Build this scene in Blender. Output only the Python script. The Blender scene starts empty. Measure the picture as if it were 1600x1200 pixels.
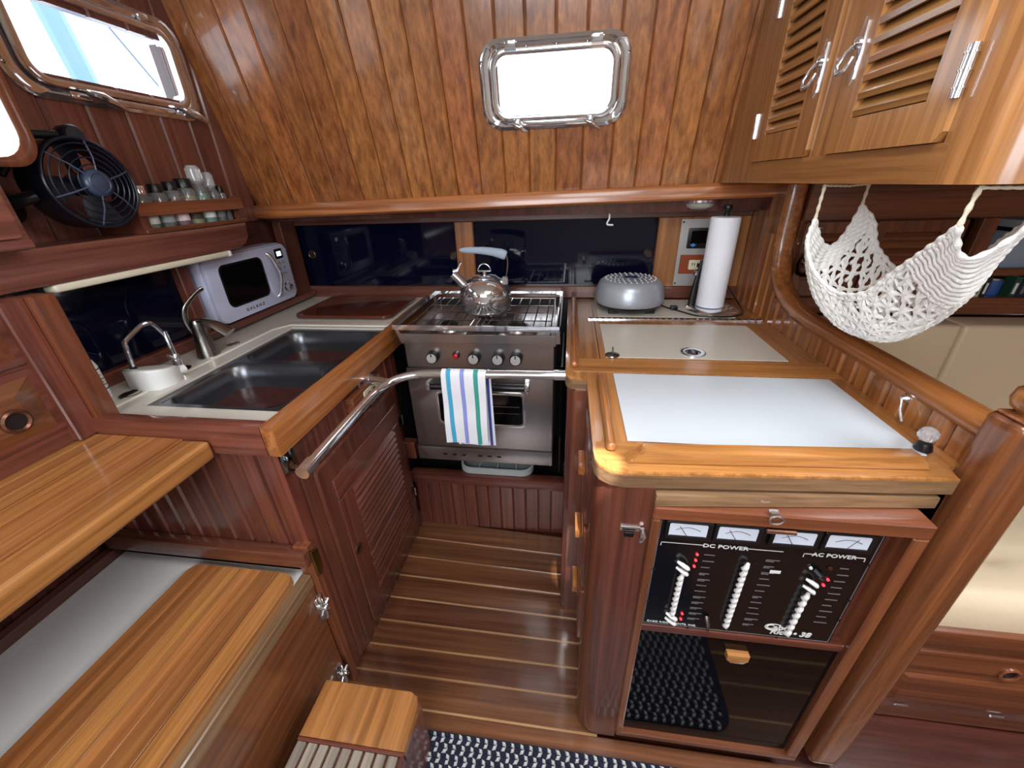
import bpy, bmesh, math, random
from mathutils import Vector, Matrix
random.seed(7)
S = bpy.context.scene
C = S.collection
PI = math.pi

# ------------------------------------------------------------------ camera
cam_d = bpy.data.cameras.new('camera'); cam = bpy.data.objects.new('camera', cam_d); C.objects.link(cam)
yaw, pit, rol = math.radians(-8.6), math.radians(26.7), math.radians(-2.0)
f_ = Vector((math.sin(yaw)*math.cos(pit), math.cos(yaw)*math.cos(pit), -math.sin(pit)))
r0 = Vector((math.cos(yaw), -math.sin(yaw), 0)); u0 = r0.cross(f_)
r_ = math.cos(rol)*r0 + math.sin(rol)*u0; u_ = -math.sin(rol)*r0 + math.cos(rol)*u0
cam.matrix_world = Matrix(((r_.x, u_.x, -f_.x, 0), (r_.y, u_.y, -f_.y, 0), (r_.z, u_.z, -f_.z, 1.40), (0, 0, 0, 1)))
cam_d.sensor_width = 36; cam_d.lens = 36*622/1600; cam_d.clip_start = 0.02
S.camera = cam

# ------------------------------------------------------------------ world and light
S.view_settings.view_transform = 'Standard'
try: S.view_settings.look = 'None'
except Exception: pass
S.view_settings.gamma = 1; S.view_settings.use_curve_mapping = False
S.view_settings.exposure = 0.0
w = bpy.data.worlds.new('sky'); S.world = w; w.use_nodes = True
bg = w.node_tree.nodes['Background']; bg.inputs[0].default_value = (0.80, 0.90, 1.0, 1); bg.inputs[1].default_value = 3.5

def area(name, loc, to, sx, sy, power, col=(1, 1, 1)):
    d = bpy.data.lights.new(name, 'AREA'); d.shape = 'RECTANGLE'; d.size = sx; d.size_y = sy
    d.energy = power; d.color = col
    o = bpy.data.objects.new(name, d); C.objects.link(o)
    o.location = loc; o.rotation_euler = (Vector(to)-Vector(loc)).to_track_quat('-Z', 'Y').to_euler()
    return o
area('companionway_daylight', (-0.25, -0.95, 1.75), (-0.1, 1.2, 0.9), 1.0, 0.8, 27, (0.92, 0.96, 1.0))
area('deck_hatch_daylight', (0.15, 0.28, 1.985), (0.15, 0.5, 0.0), 0.5, 0.5, 7, (1.0, 0.97, 0.93))
area('saloon_hatch_daylight', (1.45, 0.35, 1.985), (1.3, 0.6, 0.0), 0.60, 0.60, 32, (0.95, 0.98, 1.0))

sp = bpy.data.lights.new('sun_patch_spot', 'SPOT'); sp.energy = 280; sp.spot_size = math.radians(4.2); sp.spot_blend = 0.5; sp.shadow_soft_size = 0.01  # narrow spot added to make the bright patch on the counter corner
so = bpy.data.objects.new('sun_patch_spot', sp); C.objects.link(so); so.location = (0.10, 0.05, 1.97)
so.rotation_euler = (Vector((0.068, 0.60, 0.938))-so.location).to_track_quat('-Z', 'Y').to_euler()

# ------------------------------------------------------------------ materials
def lin(c):
    return tuple(((x/255)/12.92 if x/255 <= 0.04045 else ((x/255+0.055)/1.055)**2.4) for x in c)
def newmat(name):
    m = bpy.data.materials.new(name); m.use_nodes = True
    return m, m.node_tree.nodes, m.node_tree.links, m.node_tree.nodes['Principled BSDF']
def simple(name, rgb, rough=0.5, metal=0.0, coat=0.0, emit=0.0, trans=0.0, ior=1.5, bump=0.0, bscale=60, alpha=None):
    m, n, l, b = newmat(name)
    c = lin(rgb)+(1,)
    b.inputs['Base Color'].default_value = c
    b.inputs['Roughness'].default_value = rough; b.inputs['Metallic'].default_value = metal
    b.inputs['Coat Weight'].default_value = coat; b.inputs['Coat Roughness'].default_value = 0.08
    b.inputs['IOR'].default_value = ior
    if trans: b.inputs['Transmission Weight'].default_value = trans
    if emit:
        b.inputs['Emission Color'].default_value = c; b.inputs['Emission Strength'].default_value = emit
    tc = n.new('ShaderNodeTexCoord'); nz = n.new('ShaderNodeTexNoise'); nz.inputs['Scale'].default_value = bscale
    nz.inputs['Detail'].default_value = 4
    l.new(tc.outputs['Object'], nz.inputs['Vector'])
    mr = n.new('ShaderNodeMapRange'); mr.inputs[3].default_value = max(0.02, rough-0.015); mr.inputs[4].default_value = rough+0.02
    l.new(nz.outputs[0], mr.inputs[0])
    if not trans: l.new(mr.outputs[0], b.inputs['Roughness'])
    if bump:
        bp = n.new('ShaderNodeBump'); bp.inputs['Strength'].default_value = bump; bp.inputs['Distance'].default_value = 0.002
        l.new(nz.outputs[0], bp.inputs['Height']); l.new(bp.outputs[0], b.inputs['Normal'])
    return m
_w = {}
def wood(axis, tone='teak', rough=0.25):
    key = (axis, tone, rough)
    if key in _w: return _w[key]
    pal = {'teak': ((116, 64, 32), (186, 118, 64)), 'gold': ((150, 92, 46), (202, 138, 78)), 'red': ((72, 34, 27), (124, 68, 52)), 'rose_haze': ((96, 50, 42), (146, 88, 74)),  # left-wall tone is lightened: lens haze put into the wood colour
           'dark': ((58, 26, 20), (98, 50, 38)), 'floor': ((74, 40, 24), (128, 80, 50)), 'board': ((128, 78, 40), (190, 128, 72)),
           'pale': ((100, 74, 52), (154, 120, 88)), 'inlay': ((160, 116, 76), (194, 150, 104)), 'grey': ((112, 100, 90), (164, 152, 138)),
           'cabin': ((130, 82, 38), (184, 130, 74)), 'mahog': ((82, 42, 25), (134, 78, 48))}[tone]
    m, n, l, b = newmat('wood_%s_%s' % (tone, axis))
    tc = n.new('ShaderNodeTexCoord'); oi = n.new('ShaderNodeObjectInfo')
    vm = n.new('ShaderNodeVectorMath'); vm.operation = 'MULTIPLY_ADD'
    vm.inputs[1].default_value = (1, 1, 1)
    cx = n.new('ShaderNodeCombineXYZ')
    ml = n.new('ShaderNodeMath'); ml.operation = 'MULTIPLY'; ml.inputs[1].default_value = 37.0; l.new(oi.outputs['Random'], ml.inputs[0])
    for i in range(3): l.new(ml.outputs[0], cx.inputs[i])
    l.new(tc.outputs['Object'], vm.inputs[0]); l.new(cx.outputs[0], vm.inputs[2])
    sc = [58, 58, 58]; sc['xyz'.index(axis)] = 1.1
    mp = n.new('ShaderNodeMapping'); mp.inputs['Scale'].default_value = sc; l.new(vm.outputs[0], mp.inputs[0])
    n1 = n.new('ShaderNodeTexNoise'); n1.inputs['Scale'].default_value = 1.0; n1.inputs['Detail'].default_value = 4; n1.inputs['Distortion'].default_value = 0.25
    l.new(mp.outputs[0], n1.inputs['Vector'])
    sc2 = [170, 170, 170]; sc2['xyz'.index(axis)] = 6
    mp2 = n.new('ShaderNodeMapping'); mp2.inputs['Scale'].default_value = sc2; l.new(vm.outputs[0], mp2.inputs[0])
    n2 = n.new('ShaderNodeTexNoise'); n2.inputs['Scale'].default_value = 1.0; n2.inputs['Detail'].default_value = 3; l.new(mp2.outputs[0], n2.inputs['Vector'])
    cr = n.new('ShaderNodeValToRGB'); l.new(n1.outputs[0], cr.inputs[0])
    cr.color_ramp.elements[0].position = 0.24; cr.color_ramp.elements[0].color = lin(pal[0])+(1,)
    cr.color_ramp.elements[1].position = 0.70; cr.color_ramp.elements[1].color = lin(pal[1])+(1,)
    mx = n.new('ShaderNodeMix'); mx.data_type = 'RGBA'; mx.blend_type = 'MULTIPLY'; mx.inputs[0].default_value = 0.55
    l.new(cr.outputs[0], mx.inputs[6])
    cr2 = n.new('ShaderNodeValToRGB'); cr2.color_ramp.elements[0].position = 0.35; cr2.color_ramp.elements[0].color = (0.60, 0.55, 0.50, 1)
    cr2.color_ramp.elements[1].position = 0.55; cr2.color_ramp.elements[1].color = (1, 1, 1, 1)
    l.new(n2.outputs[0], cr2.inputs[0]); l.new(cr2.outputs[0], mx.inputs[7])
    hs = n.new('ShaderNodeHueSaturation'); l.new(mx.outputs[2], hs.inputs['Color'])
    mr = n.new('ShaderNodeMapRange'); mr.inputs[3].default_value = 0.84; mr.inputs[4].default_value = 1.14
    l.new(oi.outputs['Random'], mr.inputs[0]); l.new(mr.outputs[0], hs.inputs['Value'])
    hf = n.new('ShaderNodeMath'); hf.operation = 'FRACT'; h7 = n.new('ShaderNodeMath'); h7.operation = 'MULTIPLY'; h7.inputs[1].default_value = 7.31
    l.new(oi.outputs['Random'], h7.inputs[0]); l.new(h7.outputs[0], hf.inputs[0])
    m2 = n.new('ShaderNodeMapRange'); m2.inputs[3].default_value = 0.496; m2.inputs[4].default_value = 0.506; l.new(hf.outputs[0], m2.inputs[0]); l.new(m2.outputs[0], hs.inputs['Hue'])
    l.new(hs.outputs[0], b.inputs['Base Color'])
    b.inputs['Roughness'].default_value = rough+0.12
    b.inputs['Coat Weight'].default_value = 0.7; b.inputs['Coat Roughness'].default_value = rough*0.55
    bp = n.new('ShaderNodeBump'); bp.inputs['Strength'].default_value = 0.12; bp.inputs['Distance'].default_value = 0.001
    l.new(n2.outputs[0], bp.inputs['Height']); l.new(bp.outputs[0], b.inputs['Normal'])
    _w[key] = m
    return m
CHROME = simple('chrome', (228, 230, 234), 0.09, 0.93)
STEEL = simple('brushed_steel', (176, 170, 168), 0.24, 0.93)
DSTEEL = simple('sink_steel', (100, 101, 106), 0.30, 0.9)
NICKEL = simple('nickel', (150, 146, 142), 0.25, 1.0)
BRASS = simple('brass', (150, 128, 84), 0.3, 1.0)
COPPER = simple('bronze_ring', (110, 74, 58), 0.3, 0.8)
BLACK = simple('black_plastic', (14, 15, 19), 0.35)
BLUEBLACK = simple('fan_plastic', (16, 20, 34), 0.3)
BGLASS = simple('dark_blue_acrylic', (5, 9, 30), 0.06, ior=1.36)
PBLACK = simple('panel_black', (12, 11, 14), 0.16)
TINT = simple('smoked_glass', (7, 6, 8), 0.05, ior=1.33)
WHITE_L = simple('white_laminate', (204, 212, 220), 0.25)
CREAM_L = simple('cream_laminate', (204, 198, 186), 0.25)
SOLID = simple('white_solid_surface', (206, 200, 190), 0.22, coat=0.2)
WPLAST = simple('white_plastic', (225, 225, 222), 0.3)
MICROW = simple('retro_enamel', (196, 200, 226), 0.22, coat=0.4)
CREAMP = simple('cream_plastic', (222, 214, 190), 0.3)
PAPER = simple('paper_towel', (236, 238, 246), 0.9, bump=0.5, bscale=220)
ROPE = simple('cotton_cord', (236, 234, 230), 0.95, bump=0.6, bscale=500)
CORD2 = simple('cotton_string', (214, 200, 178), 0.95, bump=0.6, bscale=500)
VINYL = simple('cream_vinyl', (216, 196, 166), 0.42, bump=0.25, bscale=90)
SILVER = simple('silver_plastic', (170, 176, 186), 0.32, 0.35)
DOTW = simple('white_dots', (226, 228, 230), 0.5)
GLASSJ = simple('jar_glass', (225, 235, 235), 0.03, trans=0.85, ior=1.45)
PANE = simple('clear_pane', (250, 252, 255), 0.0, trans=1.0, ior=1.02)
RED = simple('red_button', (190, 30, 40), 0.3)
LEDR = simple('red_led', (255, 50, 60), 0.3, emit=2.0)
LEDG = simple('green_led', (60, 190, 170), 0.3, emit=0.6)
LCD = simple('lit_display', (225, 250, 250), 0.3, emit=1.6)
GREYP = simple('grey_plastic', (150, 155, 155), 0.4)
CUTB = simple('brown_glass_board', (88, 44, 30), 0.12, coat=0.3)
WRAP = simple('blue_grey_wrap', (160, 174, 190), 0.8, bump=0.5, bscale=160)
INK = simple('white_print', (225, 225, 225), 0.5)
DINK = simple('dark_print', (38, 36, 44), 0.5)
FAINT = simple('grey_print', (110, 108, 112), 0.5)
METER = simple('meter_face', (206, 212, 226), 0.4)
RUGD = simple('navy_braid', (26, 30, 52), 0.95, bump=0.5, bscale=400)
RUGL = simple('white_braid', (196, 198, 196), 0.95, bump=0.5, bscale=400)
TANK = simple('fridge_dark', (20, 14, 14), 0.5)
def cloth(name, bands, x0, x1, base):
    m, n, l, b = newmat(name)
    b.inputs['Roughness'].default_value = 0.9
    tc = n.new('ShaderNodeTexCoord'); sp = n.new('ShaderNodeSeparateXYZ'); l.new(tc.outputs['Generated'], sp.inputs[0])
    cr = n.new('ShaderNodeValToRGB'); cr.color_ramp.interpolation = 'CONSTANT'
    l.new(sp.outputs[0], cr.inputs[0])
    e = cr.color_ramp.elements; e[0].position = 0; e[0].color = lin(base)+(1,)
    e[1].position = 0.999; e[1].color = lin(base)+(1,)
    for a, bb, c in bands:
        q = e.new(a); q.color = lin(c)+(1,)
        q = e.new(bb); q.color = lin(base)+(1,)
    l.new(cr.outputs[0], b.inputs['Base Color'])
    nz = n.new('ShaderNodeTexNoise'); nz.inputs['Scale'].default_value = 300; l.new(tc.outputs['Object'], nz.inputs['Vector'])
    bp = n.new('ShaderNodeBump'); bp.inputs['Strength'].default_value = 0.4; bp.inputs['Distance'].default_value = 0.002
    l.new(nz.outputs[0], bp.inputs['Height']); l.new(bp.outputs[0], b.inputs['Normal'])
    return m

# ------------------------------------------------------------------ mesh helpers
FACE = {'front': ((1, 0, 0), (0, 0, 1), (0, -1, 0)), 'left': ((0, 1, 0), (0, 0, 1), (1, 0, 0)),
        'right': ((0, -1, 0), (0, 0, 1), (-1, 0, 0)), 'up': ((1, 0, 0), (0, 1, 0), (0, 0, 1))}
TILT = math.radians(15)
FACE['hull'] = ((1, 0, 0), (0, -math.sin(TILT), math.cos(TILT)), (0, -math.cos(TILT), -math.sin(TILT)))
def fr(kind, o):
    X, Y, Z = FACE[kind]
    return Matrix(((X[0], Y[0], Z[0], o[0]), (X[1], Y[1], Z[1], o[1]), (X[2], Y[2], Z[2], o[2]), (0, 0, 0, 1)))
def rr(x0, y0, x1, y1, r, n=4):
    if r <= 0: return [(x0, y0), (x1, y0), (x1, y1), (x0, y1)]
    p = []
    for cx, cy, a in ((x1-r, y0+r, -PI/2), (x1-r, y1-r, 0), (x0+r, y1-r, PI/2), (x0+r, y0+r, PI)):
        for i in range(n+1):
            t = a+PI/2*i/n; p.append((cx+r*math.cos(t), cy+r*math.sin(t)))
    return p
def circ(cx, cy, r, n=20, ry=None):
    return [(cx+r*math.cos(2*PI*i/n), cy+(ry or r)*math.sin(2*PI*i/n)) for i in range(n)]
class MB:
    def __init__(s, M=None): s.bm = bmesh.new(); s.M = M or Matrix()
    def _v(s, p): return s.bm.verts.new(s.M @ Vector(p))
    def box(s, x0, x1, y0, y1, z0, z1, bev=0.0, seg=1):
        vs = [s._v((x, y, z)) for x in (x0, x1) for y in (y0, y1) for z in (z0, z1)]
        fs = [s.bm.faces.new([vs[i] for i in q]) for q in ((0, 1, 3, 2), (4, 6, 7, 5), (0, 4, 5, 1), (2, 3, 7, 6), (0, 2, 6, 4), (1, 5, 7, 3))]
        if bev:
            es = set(e for f in fs for e in f.edges)
            bmesh.ops.bevel(s.bm, geom=list(es), offset=bev, segments=seg, affect='EDGES', profile=0.6)
        return s
    def prism(s, poly, z0, z1, bev=0.0, seg=2, top_only=True):
        a = [s._v((p[0], p[1], z0)) for p in poly]; b = [s._v((p[0], p[1], z1)) for p in poly]
        n = len(poly)
        s.bm.faces.new(a[::-1]); top = s.bm.faces.new(b)
        for i in range(n): s.bm.faces.new((a[i], a[(i+1) % n], b[(i+1) % n], b[i]))
        if bev: bmesh.ops.bevel(s.bm, geom=list(top.edges), offset=bev, segments=seg, affect='EDGES', profile=0.6)
        return s
    def ring(s, outer, inner, z0, z1, bulge=0.0):
        n = len(outer); L = []
        levels = [(outer, z0), (outer, z1)]
        if bulge:
            mid = [((o[0]+i[0])/2, (o[1]+i[1])/2) for o, i in zip(outer, inner)]; levels.append((mid, z1+bulge))
        levels += [(inner, z1), (inner, z0)]
        for P, z in levels: L.append([s._v((p[0], p[1], z)) for p in P])
        for k in range(len(L)):
            A, B = L[k], L[(k+1) % len(L)]
            for i in range(n): s.bm.faces.new((A[i], A[(i+1) % n], B[(i+1) % n], B[i]))
        return s
    def tube(s, path, rad, n=8, cap=True, closed=False, flat=None):
        P = [Vector(p) for p in path]; m = len(P)
        R = rad if isinstance(rad, (list, tuple)) else [rad]*m
        def tan(i):
            if closed: return (P[(i+1) % m]-P[(i-1) % m]).normalized()
            return (P[min(i+1, m-1)]-P[max(i-1, 0)]).normalized()
        t = tan(0); up = Vector((0, 0, 1)) if abs(t.z) < 0.9 else Vector((1, 0, 0))
        nv = (up-t*up.dot(t)).normalized(); rows = []
        for i in range(m):
            t = tan(i); nv = (nv-t*nv.dot(t)).normalized(); bv = t.cross(nv)
            fx, fy = (1, 1) if flat is None else flat
            rows.append([s._v(P[i]+nv*R[i]*fx*math.cos(2*PI*k/n)+bv*R[i]*fy*math.sin(2*PI*k/n)) for k in range(n)])
        for i in range(m if closed else m-1):
            A, B = rows[i], rows[(i+1) % m]
            for k in range(n): s.bm.faces.new((A[k], A[(k+1) % n], B[(k+1) % n], B[k]))
        if cap and not closed:
            s.bm.faces.new(rows[0][::-1]); s.bm.faces.new(rows[-1])
        return s
    def lathe(s, prof, c=(0, 0, 0), n=24, ax='z'):
        rows = []
        for r, z in prof:
            if r < 1e-5:
                p = {'z': (0, 0, z), 'x': (z, 0, 0), 'y': (0, z, 0)}[ax]; rows.append([s._v(Vector(c)+Vector(p))])
            else:
                row = []
                for k in range(n):
                    a = 2*PI*k/n; q = {'z': (r*math.cos(a), r*math.sin(a), z), 'x': (z, r*math.cos(a), r*math.sin(a)), 'y': (r*math.sin(a), z, r*math.cos(a))}[ax]
                    row.append(s._v(Vector(c)+Vector(q)))
                rows.append(row)
        for A, B in zip(rows, rows[1:]):
            if len(A) == 1 and len(B) == 1: continue
            if len(A) == 1:
                for k in range(n): s.bm.faces.new((A[0], B[(k+1) % n], B[k]))
            elif len(B) == 1:
                for k in range(n): s.bm.faces.new((A[k], A[(k+1) % n], B[0]))
            else:
                for k in range(n): s.bm.faces.new((A[k], A[(k+1) % n], B[(k+1) % n], B[k]))
        for row, fl in ((rows[0], True), (rows[-1], False)):
            if len(row) > 1: s.bm.faces.new(row[::-1] if fl else row)
        return s
    def grid(s, P, thick=0.0, closed_u=False):
        V = [[s._v(p) for p in row] for row in P]
        for i in range(len(V)-1):
            for j in range(len(V[0])-1): s.bm.faces.new((V[i][j], V[i][j+1], V[i+1][j+1], V[i+1][j]))
        if thick:
            bmesh.ops.recalc_face_normals(s.bm, faces=s.bm.faces)
            g = bmesh.ops.solidify(s.bm, geom=s.bm.faces[:], thickness=thick)
        return s
WL = {}
def wl(o): return WL.get(o.name, Vector((0, 0, 0)))
def obj(name, mb, mat, parent=None, smooth=35, kind=None, label=None):
    bm = mb.bm
    bmesh.ops.recalc_face_normals(bm, faces=bm.faces)
    lo = Vector((1e9,)*3); hi = Vector((-1e9,)*3)
    for v in bm.verts:
        for k in range(3): lo[k] = min(lo[k], v.co[k]); hi[k] = max(hi[k], v.co[k])
    c = (lo+hi)/2
    if parent is None: c.z = lo.z
    for v in bm.verts: v.co -= c
    me = bpy.data.meshes.new(name); bm.to_mesh(me); bm.free()
    me.materials.append(mat)
    if smooth:
        me.shade_smooth(); me.set_sharp_from_angle(angle=math.radians(smooth))
    o = bpy.data.objects.new(name, me); C.objects.link(o)
    if parent: o.parent = parent; o.location = c-wl(parent)
    else: o.location = c
    WL[o.name] = c
    if kind: o['kind'] = kind
    if label: o['label'] = label
    return o
def thing(name, label, cat, loc, group=None):
    o = bpy.data.objects.new(name, None); o.empty_display_size = 0.05; C.objects.link(o)
    o.location = loc; WL[o.name] = Vector(loc)
    return tag(o, label, cat, group)
def tag(o, label, cat, group=None):
    o['label'] = label; o['category'] = cat
    if group: o['group'] = group
    return o
def struct(name, loc=(0, 0, 0)):
    o = bpy.data.objects.new(name, None); C.objects.link(o); o.location = loc; WL[o.name] = Vector(loc); o['kind'] = 'structure'
    return o
def copy(o, off, parent='same'):
    c = o.copy(); C.objects.link(c)
    if parent != 'same': c.parent = parent; WL[c.name] = wl(o)+Vector(off); c.location = WL[c.name]-wl(parent)
    else: c.location = o.location+Vector(off); WL[c.name] = wl(o)+Vector(off)
    return c
def copy_tree(root, off, label=None, rotz=0):
    c = root.copy(); C.objects.link(c); c.location = root.location+Vector(off); c.rotation_euler = (0, 0, rotz)
    WL[c.name] = c.location.copy()
    if label: c['label'] = label
    def rec(src, dst):
        for ch in list(src.children):
            k = ch.copy(); C.objects.link(k); k.parent = dst; rec(ch, k)
    rec(root, c)
    return c
def smoothpath(pts, n=6):
    P = [Vector(p) for p in pts]; out = []
    for i in range(len(P)-1):
        p0 = P[max(i-1, 0)]; p1 = P[i]; p2 = P[i+1]; p3 = P[min(i+2, len(P)-1)]
        for k in range(n):
            t = k/n
            out.append(0.5*((2*p1)+(p2-p0)*t+(2*p0-5*p1+4*p2-p3)*t*t+(3*p1-p0-3*p2+p3)*t**3))
    out.append(P[-1]); return out
def text(name, s, size, M, mat, parent, depth=0.0004, align='CENTER', font_shear=0.0, sx=1.0, bold=0.0):
    cu = bpy.data.curves.new(name, 'FONT'); cu.body = s; cu.size = size; cu.align_x = align; cu.extrude = depth; cu.shear = font_shear
    cu.resolution_u = 3; cu.offset = bold
    t = bpy.data.objects.new(name, cu); C.objects.link(t)
    me = bpy.data.meshes.new_from_object(t.evaluated_get(bpy.context.evaluated_depsgraph_get()))
    bpy.data.objects.remove(t)
    mb = MB(); mb.bm.from_mesh(me); bpy.data.meshes.remove(me)
    for v in mb.bm.verts: v.co.x *= sx; v.co = M @ v.co
    return obj(name, mb, mat, parent, smooth=0)
def plank_mesh(M, x0, x1, y0, y1, t=0.012, ch=0.005):
    """tongue-and-groove board on the local XY plane, long in Y, long edges chamfered"""
    mb = MB(M); g = 0.0008
    a, b = x0+g, x1-g
    sec = [(a, -t), (b, -t), (b, -ch), (b-ch, 0), (a+ch, 0), (a, -ch)]
    A = [mb._v((p[0], y0, p[1])) for p in sec]; B = [mb._v((p[0], y1, p[1])) for p in sec]
    mb.bm.faces.new(A[::-1]); mb.bm.faces.new(B)
    for i in range(6): mb.bm.faces.new((A[i], A[(i+1) % 6], B[(i+1) % 6], B[i]))
    return mb

# ================================================================== THE SHELL
# ---- floor
fl = struct('floor')
obj('floor_base', MB().box(-1.5, 2.4, -1.3, 2.0, -0.06, -0.014), wood('x', 'dark'), fl)
joints = [1.295, 1.193, 1.096, 1.008, 0.916, 0.83, 0.748, 0.667, 0.58, 0.49, 0.40, 0.31, 0.22, 0.12, 0.02, -0.08, -0.18, -0.28, -0.4]
for i in range(len(joints)-1):
    y1, y0 = joints[i], joints[i+1]
    xr = 0.12 if y0 > 0.57 else 2.3
    sk = lambda q: 0.018*max(0, q-0.75)/0.45
    def yv_(q, x): return q-sk(q)*(x+0.27)/0.39
    obj('plank', MB().prism([(-0.66, yv_(y0, -0.66)+0.003), (xr, yv_(y0, xr)+0.003), (xr, yv_(y1, xr)-0.003), (-0.66, yv_(y1, -0.66)-0.003)], -0.014, 0.0, 0.001, 1), wood('x', 'floor', 0.2), fl, smooth=0)
    obj('inlay_strip', MB().prism([(-0.66, yv_(y0, -0.66)-0.003), (xr, yv_(y0, xr)-0.003), (xr, yv_(y0, xr)+0.003), (-0.66, yv_(y0, -0.66)+0.003)], -0.014, -0.0006), wood('x', 'inlay'), fl, smooth=0)
for i in range(9):
    y0 = -0.41-0.1*i
    obj('plank', MB().box(-0.66, 2.3, y0-0.097, y0, -0.014, 0.0), wood('x', 'floor', 0.22), fl, smooth=0)
# ---- ceiling with two hatch openings
ce = struct('ceiling')
obj('deckhead', MB().box(-1.5, 2.4, 0.62, 1.75, 2.0, 2.03).box(-1.5, -0.15, -1.3, 0.62, 2.0, 2.03).box(0.45, 1.1, -1.3, 0.62, 2.0, 2.03)
    .box(1.8, 2.4, -1.3, 0.62, 2.0, 2.03).box(-0.15, 0.45, -1.3, -0.02, 2.0, 2.03).box(1.1, 1.8, -1.3, 0.0, 2.0, 2.03), simple('cream_headliner', (222, 214, 198), 0.6), ce, smooth=0)
# ---- aft bulkhead behind the camera, open at the companionway
wr = struct('wall_rear')
obj('bulkhead', MB().box(-1.5, -0.8, -1.3, -1.26, 0, 2.0).box(0.35, 2.4, -1.3, -1.26, 0, 2.0).box(-0.8, 0.35, -1.3, -1.26, 0, 1.25), simple('white_bulkhead', (220, 218, 212), 0.5), wr, smooth=0)
wf = struct('wall_far')
obj('bulkhead', MB().box(2.34, 2.4, -1.3, 1.75, 0, 2.0), wood('z', 'red'), wf, smooth=0)

# ---- hull side: slanted tongue-and-groove
PH = (0, 1.600, 1.383)
MH = fr('hull', PH)
wh = struct('wall_hull')
obj('hull_skin', MB(MH).box(-1.262, -0.25, -0.10, 0.75, -0.05, -0.0125).box(0.13, 2.4, -0.10, 0.75, -0.05, -0.0125).box(-0.25, 0.13, -0.10, 0.205, -0.05, -0.0125)
    .box(-0.25, 0.13, 0.395, 0.75, -0.05, -0.0125), wood('z', 'dark'), wh, smooth=0)
gx = [-1.268, -1.202, -1.098, -1.0, -0.90, -0.80, -0.70, -0.603, -0.512, -0.42, -0.33, -0.24, -0.15, -0.06, 0.03, 0.127, 0.215, 0.303, 0.391, 0.48, 0.57]
def lw(x): return 'teak' if x > -1.0 else ('teak')
for a, b in zip(gx, gx[1:]):
    if -0.245 < a and b < 0.13:
        obj('plank', plank_mesh(MH, a, b, -0.05, 0.215), wood('z', 'teak', 0.2), wh, smooth=0)
        obj('plank', plank_mesh(MH, a, b, 0.385, 0.66), wood('z', 'teak', 0.2), wh, smooth=0)
    else:
        obj('plank', plank_mesh(MH, a, b, -0.05, 0.66), wood('z', 'teak', 0.2), wh, smooth=0)

# ---- left (cockpit) side wall above the shelf
ML = fr('left', (-1.26, 0, 0))
wlft = struct('wall_left')
obj('wall_skin', MB(ML).box(-1.3, 0.985, 1.2, 2.0, -0.05, -0.0125).box(1.405, 1.76, 1.2, 2.0, -0.05, -0.0125).box(0.985, 1.405, 1.2, 1.66, -0.05, -0.0125).box(0.985, 1.405, 1.83, 2.0, -0.05, -0.0125)
    .box(-1.3, 1.15, 0, 0.96, -0.05, -0.012).box(-1.3, 1.13, 0.96, 1.2, -0.05, -0.012).box(1.15, 1.85, 0, 0.96, -0.05, -0.012), wood('z', 'dark'), wlft, smooth=0)
gy = [-0.1, 0.0, 0.1, 0.2, 0.3, 0.4, 0.5, 0.6, 0.69, 0.785, 0.885, 0.985, 1.09, 1.195, 1.30, 1.405, 1.49, 1.60]
for a, b in zip(gy, gy[1:]):
    if 0.98 < a and b < 1.41:
        obj('plank', plank_mesh(ML, a, b, 1.30, 1.672), wood('z', 'rose_haze', 0.28), wlft, smooth=0)
        obj('plank', plank_mesh(ML, a, b, 1.822, 2.0), wood('z', 'rose_haze', 0.28), wlft, smooth=0)
    else:
        obj('plank', plank_mesh(ML, a, b, 1.30, 2.0), wood('z', 'rose_haze', 0.28), wlft, smooth=0)
obj('niche_lining', MB().box(-1.62, -1.60, 1.10, 1.70, 0.95, 1.25).box(-1.62, -1.27, 1.68, 1.70, 0.95, 1.25).box(-1.62, -1.27, 1.10, 1.13, 0.95, 1.25).box(-1.62, -1.27, 1.13, 1.68, 1.235, 1.25), wood('z', 'dark'), wlft, smooth=0)
obj('niche_floor', MB().box(-1.62, -1.20, 1.13, 1.76, 0.955, 0.978, 0.003), wood('y', 'red'), wlft)
obj('window_post', MB().box(-1.26, -1.222, 1.125, 1.165, 0.945, 1.25, 0.003), wood('z', 'red'), wlft)
obj('window_post', MB().box(-1.26, -1.222, 1.66, 1.76, 0.945, 1.31, 0.003), wood('z', 'red'), wlft)
obj('sill', MB().box(-1.26, -1.222, 0.66, 1.765, 0.942, 0.978, 0.003), wood('y', 'red'), wlft)

# ---- lower back wall behind the worktop
wb = struct('wall_back')
obj('wall_skin', MB().box(-1.6, 2.4, 1.80, 1.85, 0.0, 1.42), wood('z', 'dark'), wb, smooth=0)
obj('bottom_rail', MB().box(-1.26, 0.69, 1.762, 1.80, 0.94, 0.992, 0.003), wood('x', 'red'), wb)
obj('top_rail', MB().box(-1.26, 0.69, 1.762, 1.80, 1.262, 1.305, 0.003), wood('x', 'red'), wb)
obj('mullion', MB().box(-0.492, -0.412, 1.764, 1.80, 0.99, 1.263, 0.003), wood('z', 'teak'), wb)
obj('mullion', MB().box(0.347, 0.69, 1.764, 1.80, 0.99, 1.263, 0.003), wood('z', 'teak'), wb)
obj('mullion', MB().box(-1.262, -1.245, 1.764, 1.80, 0.99, 1.263), wood('z', 'red'), wb)

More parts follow.
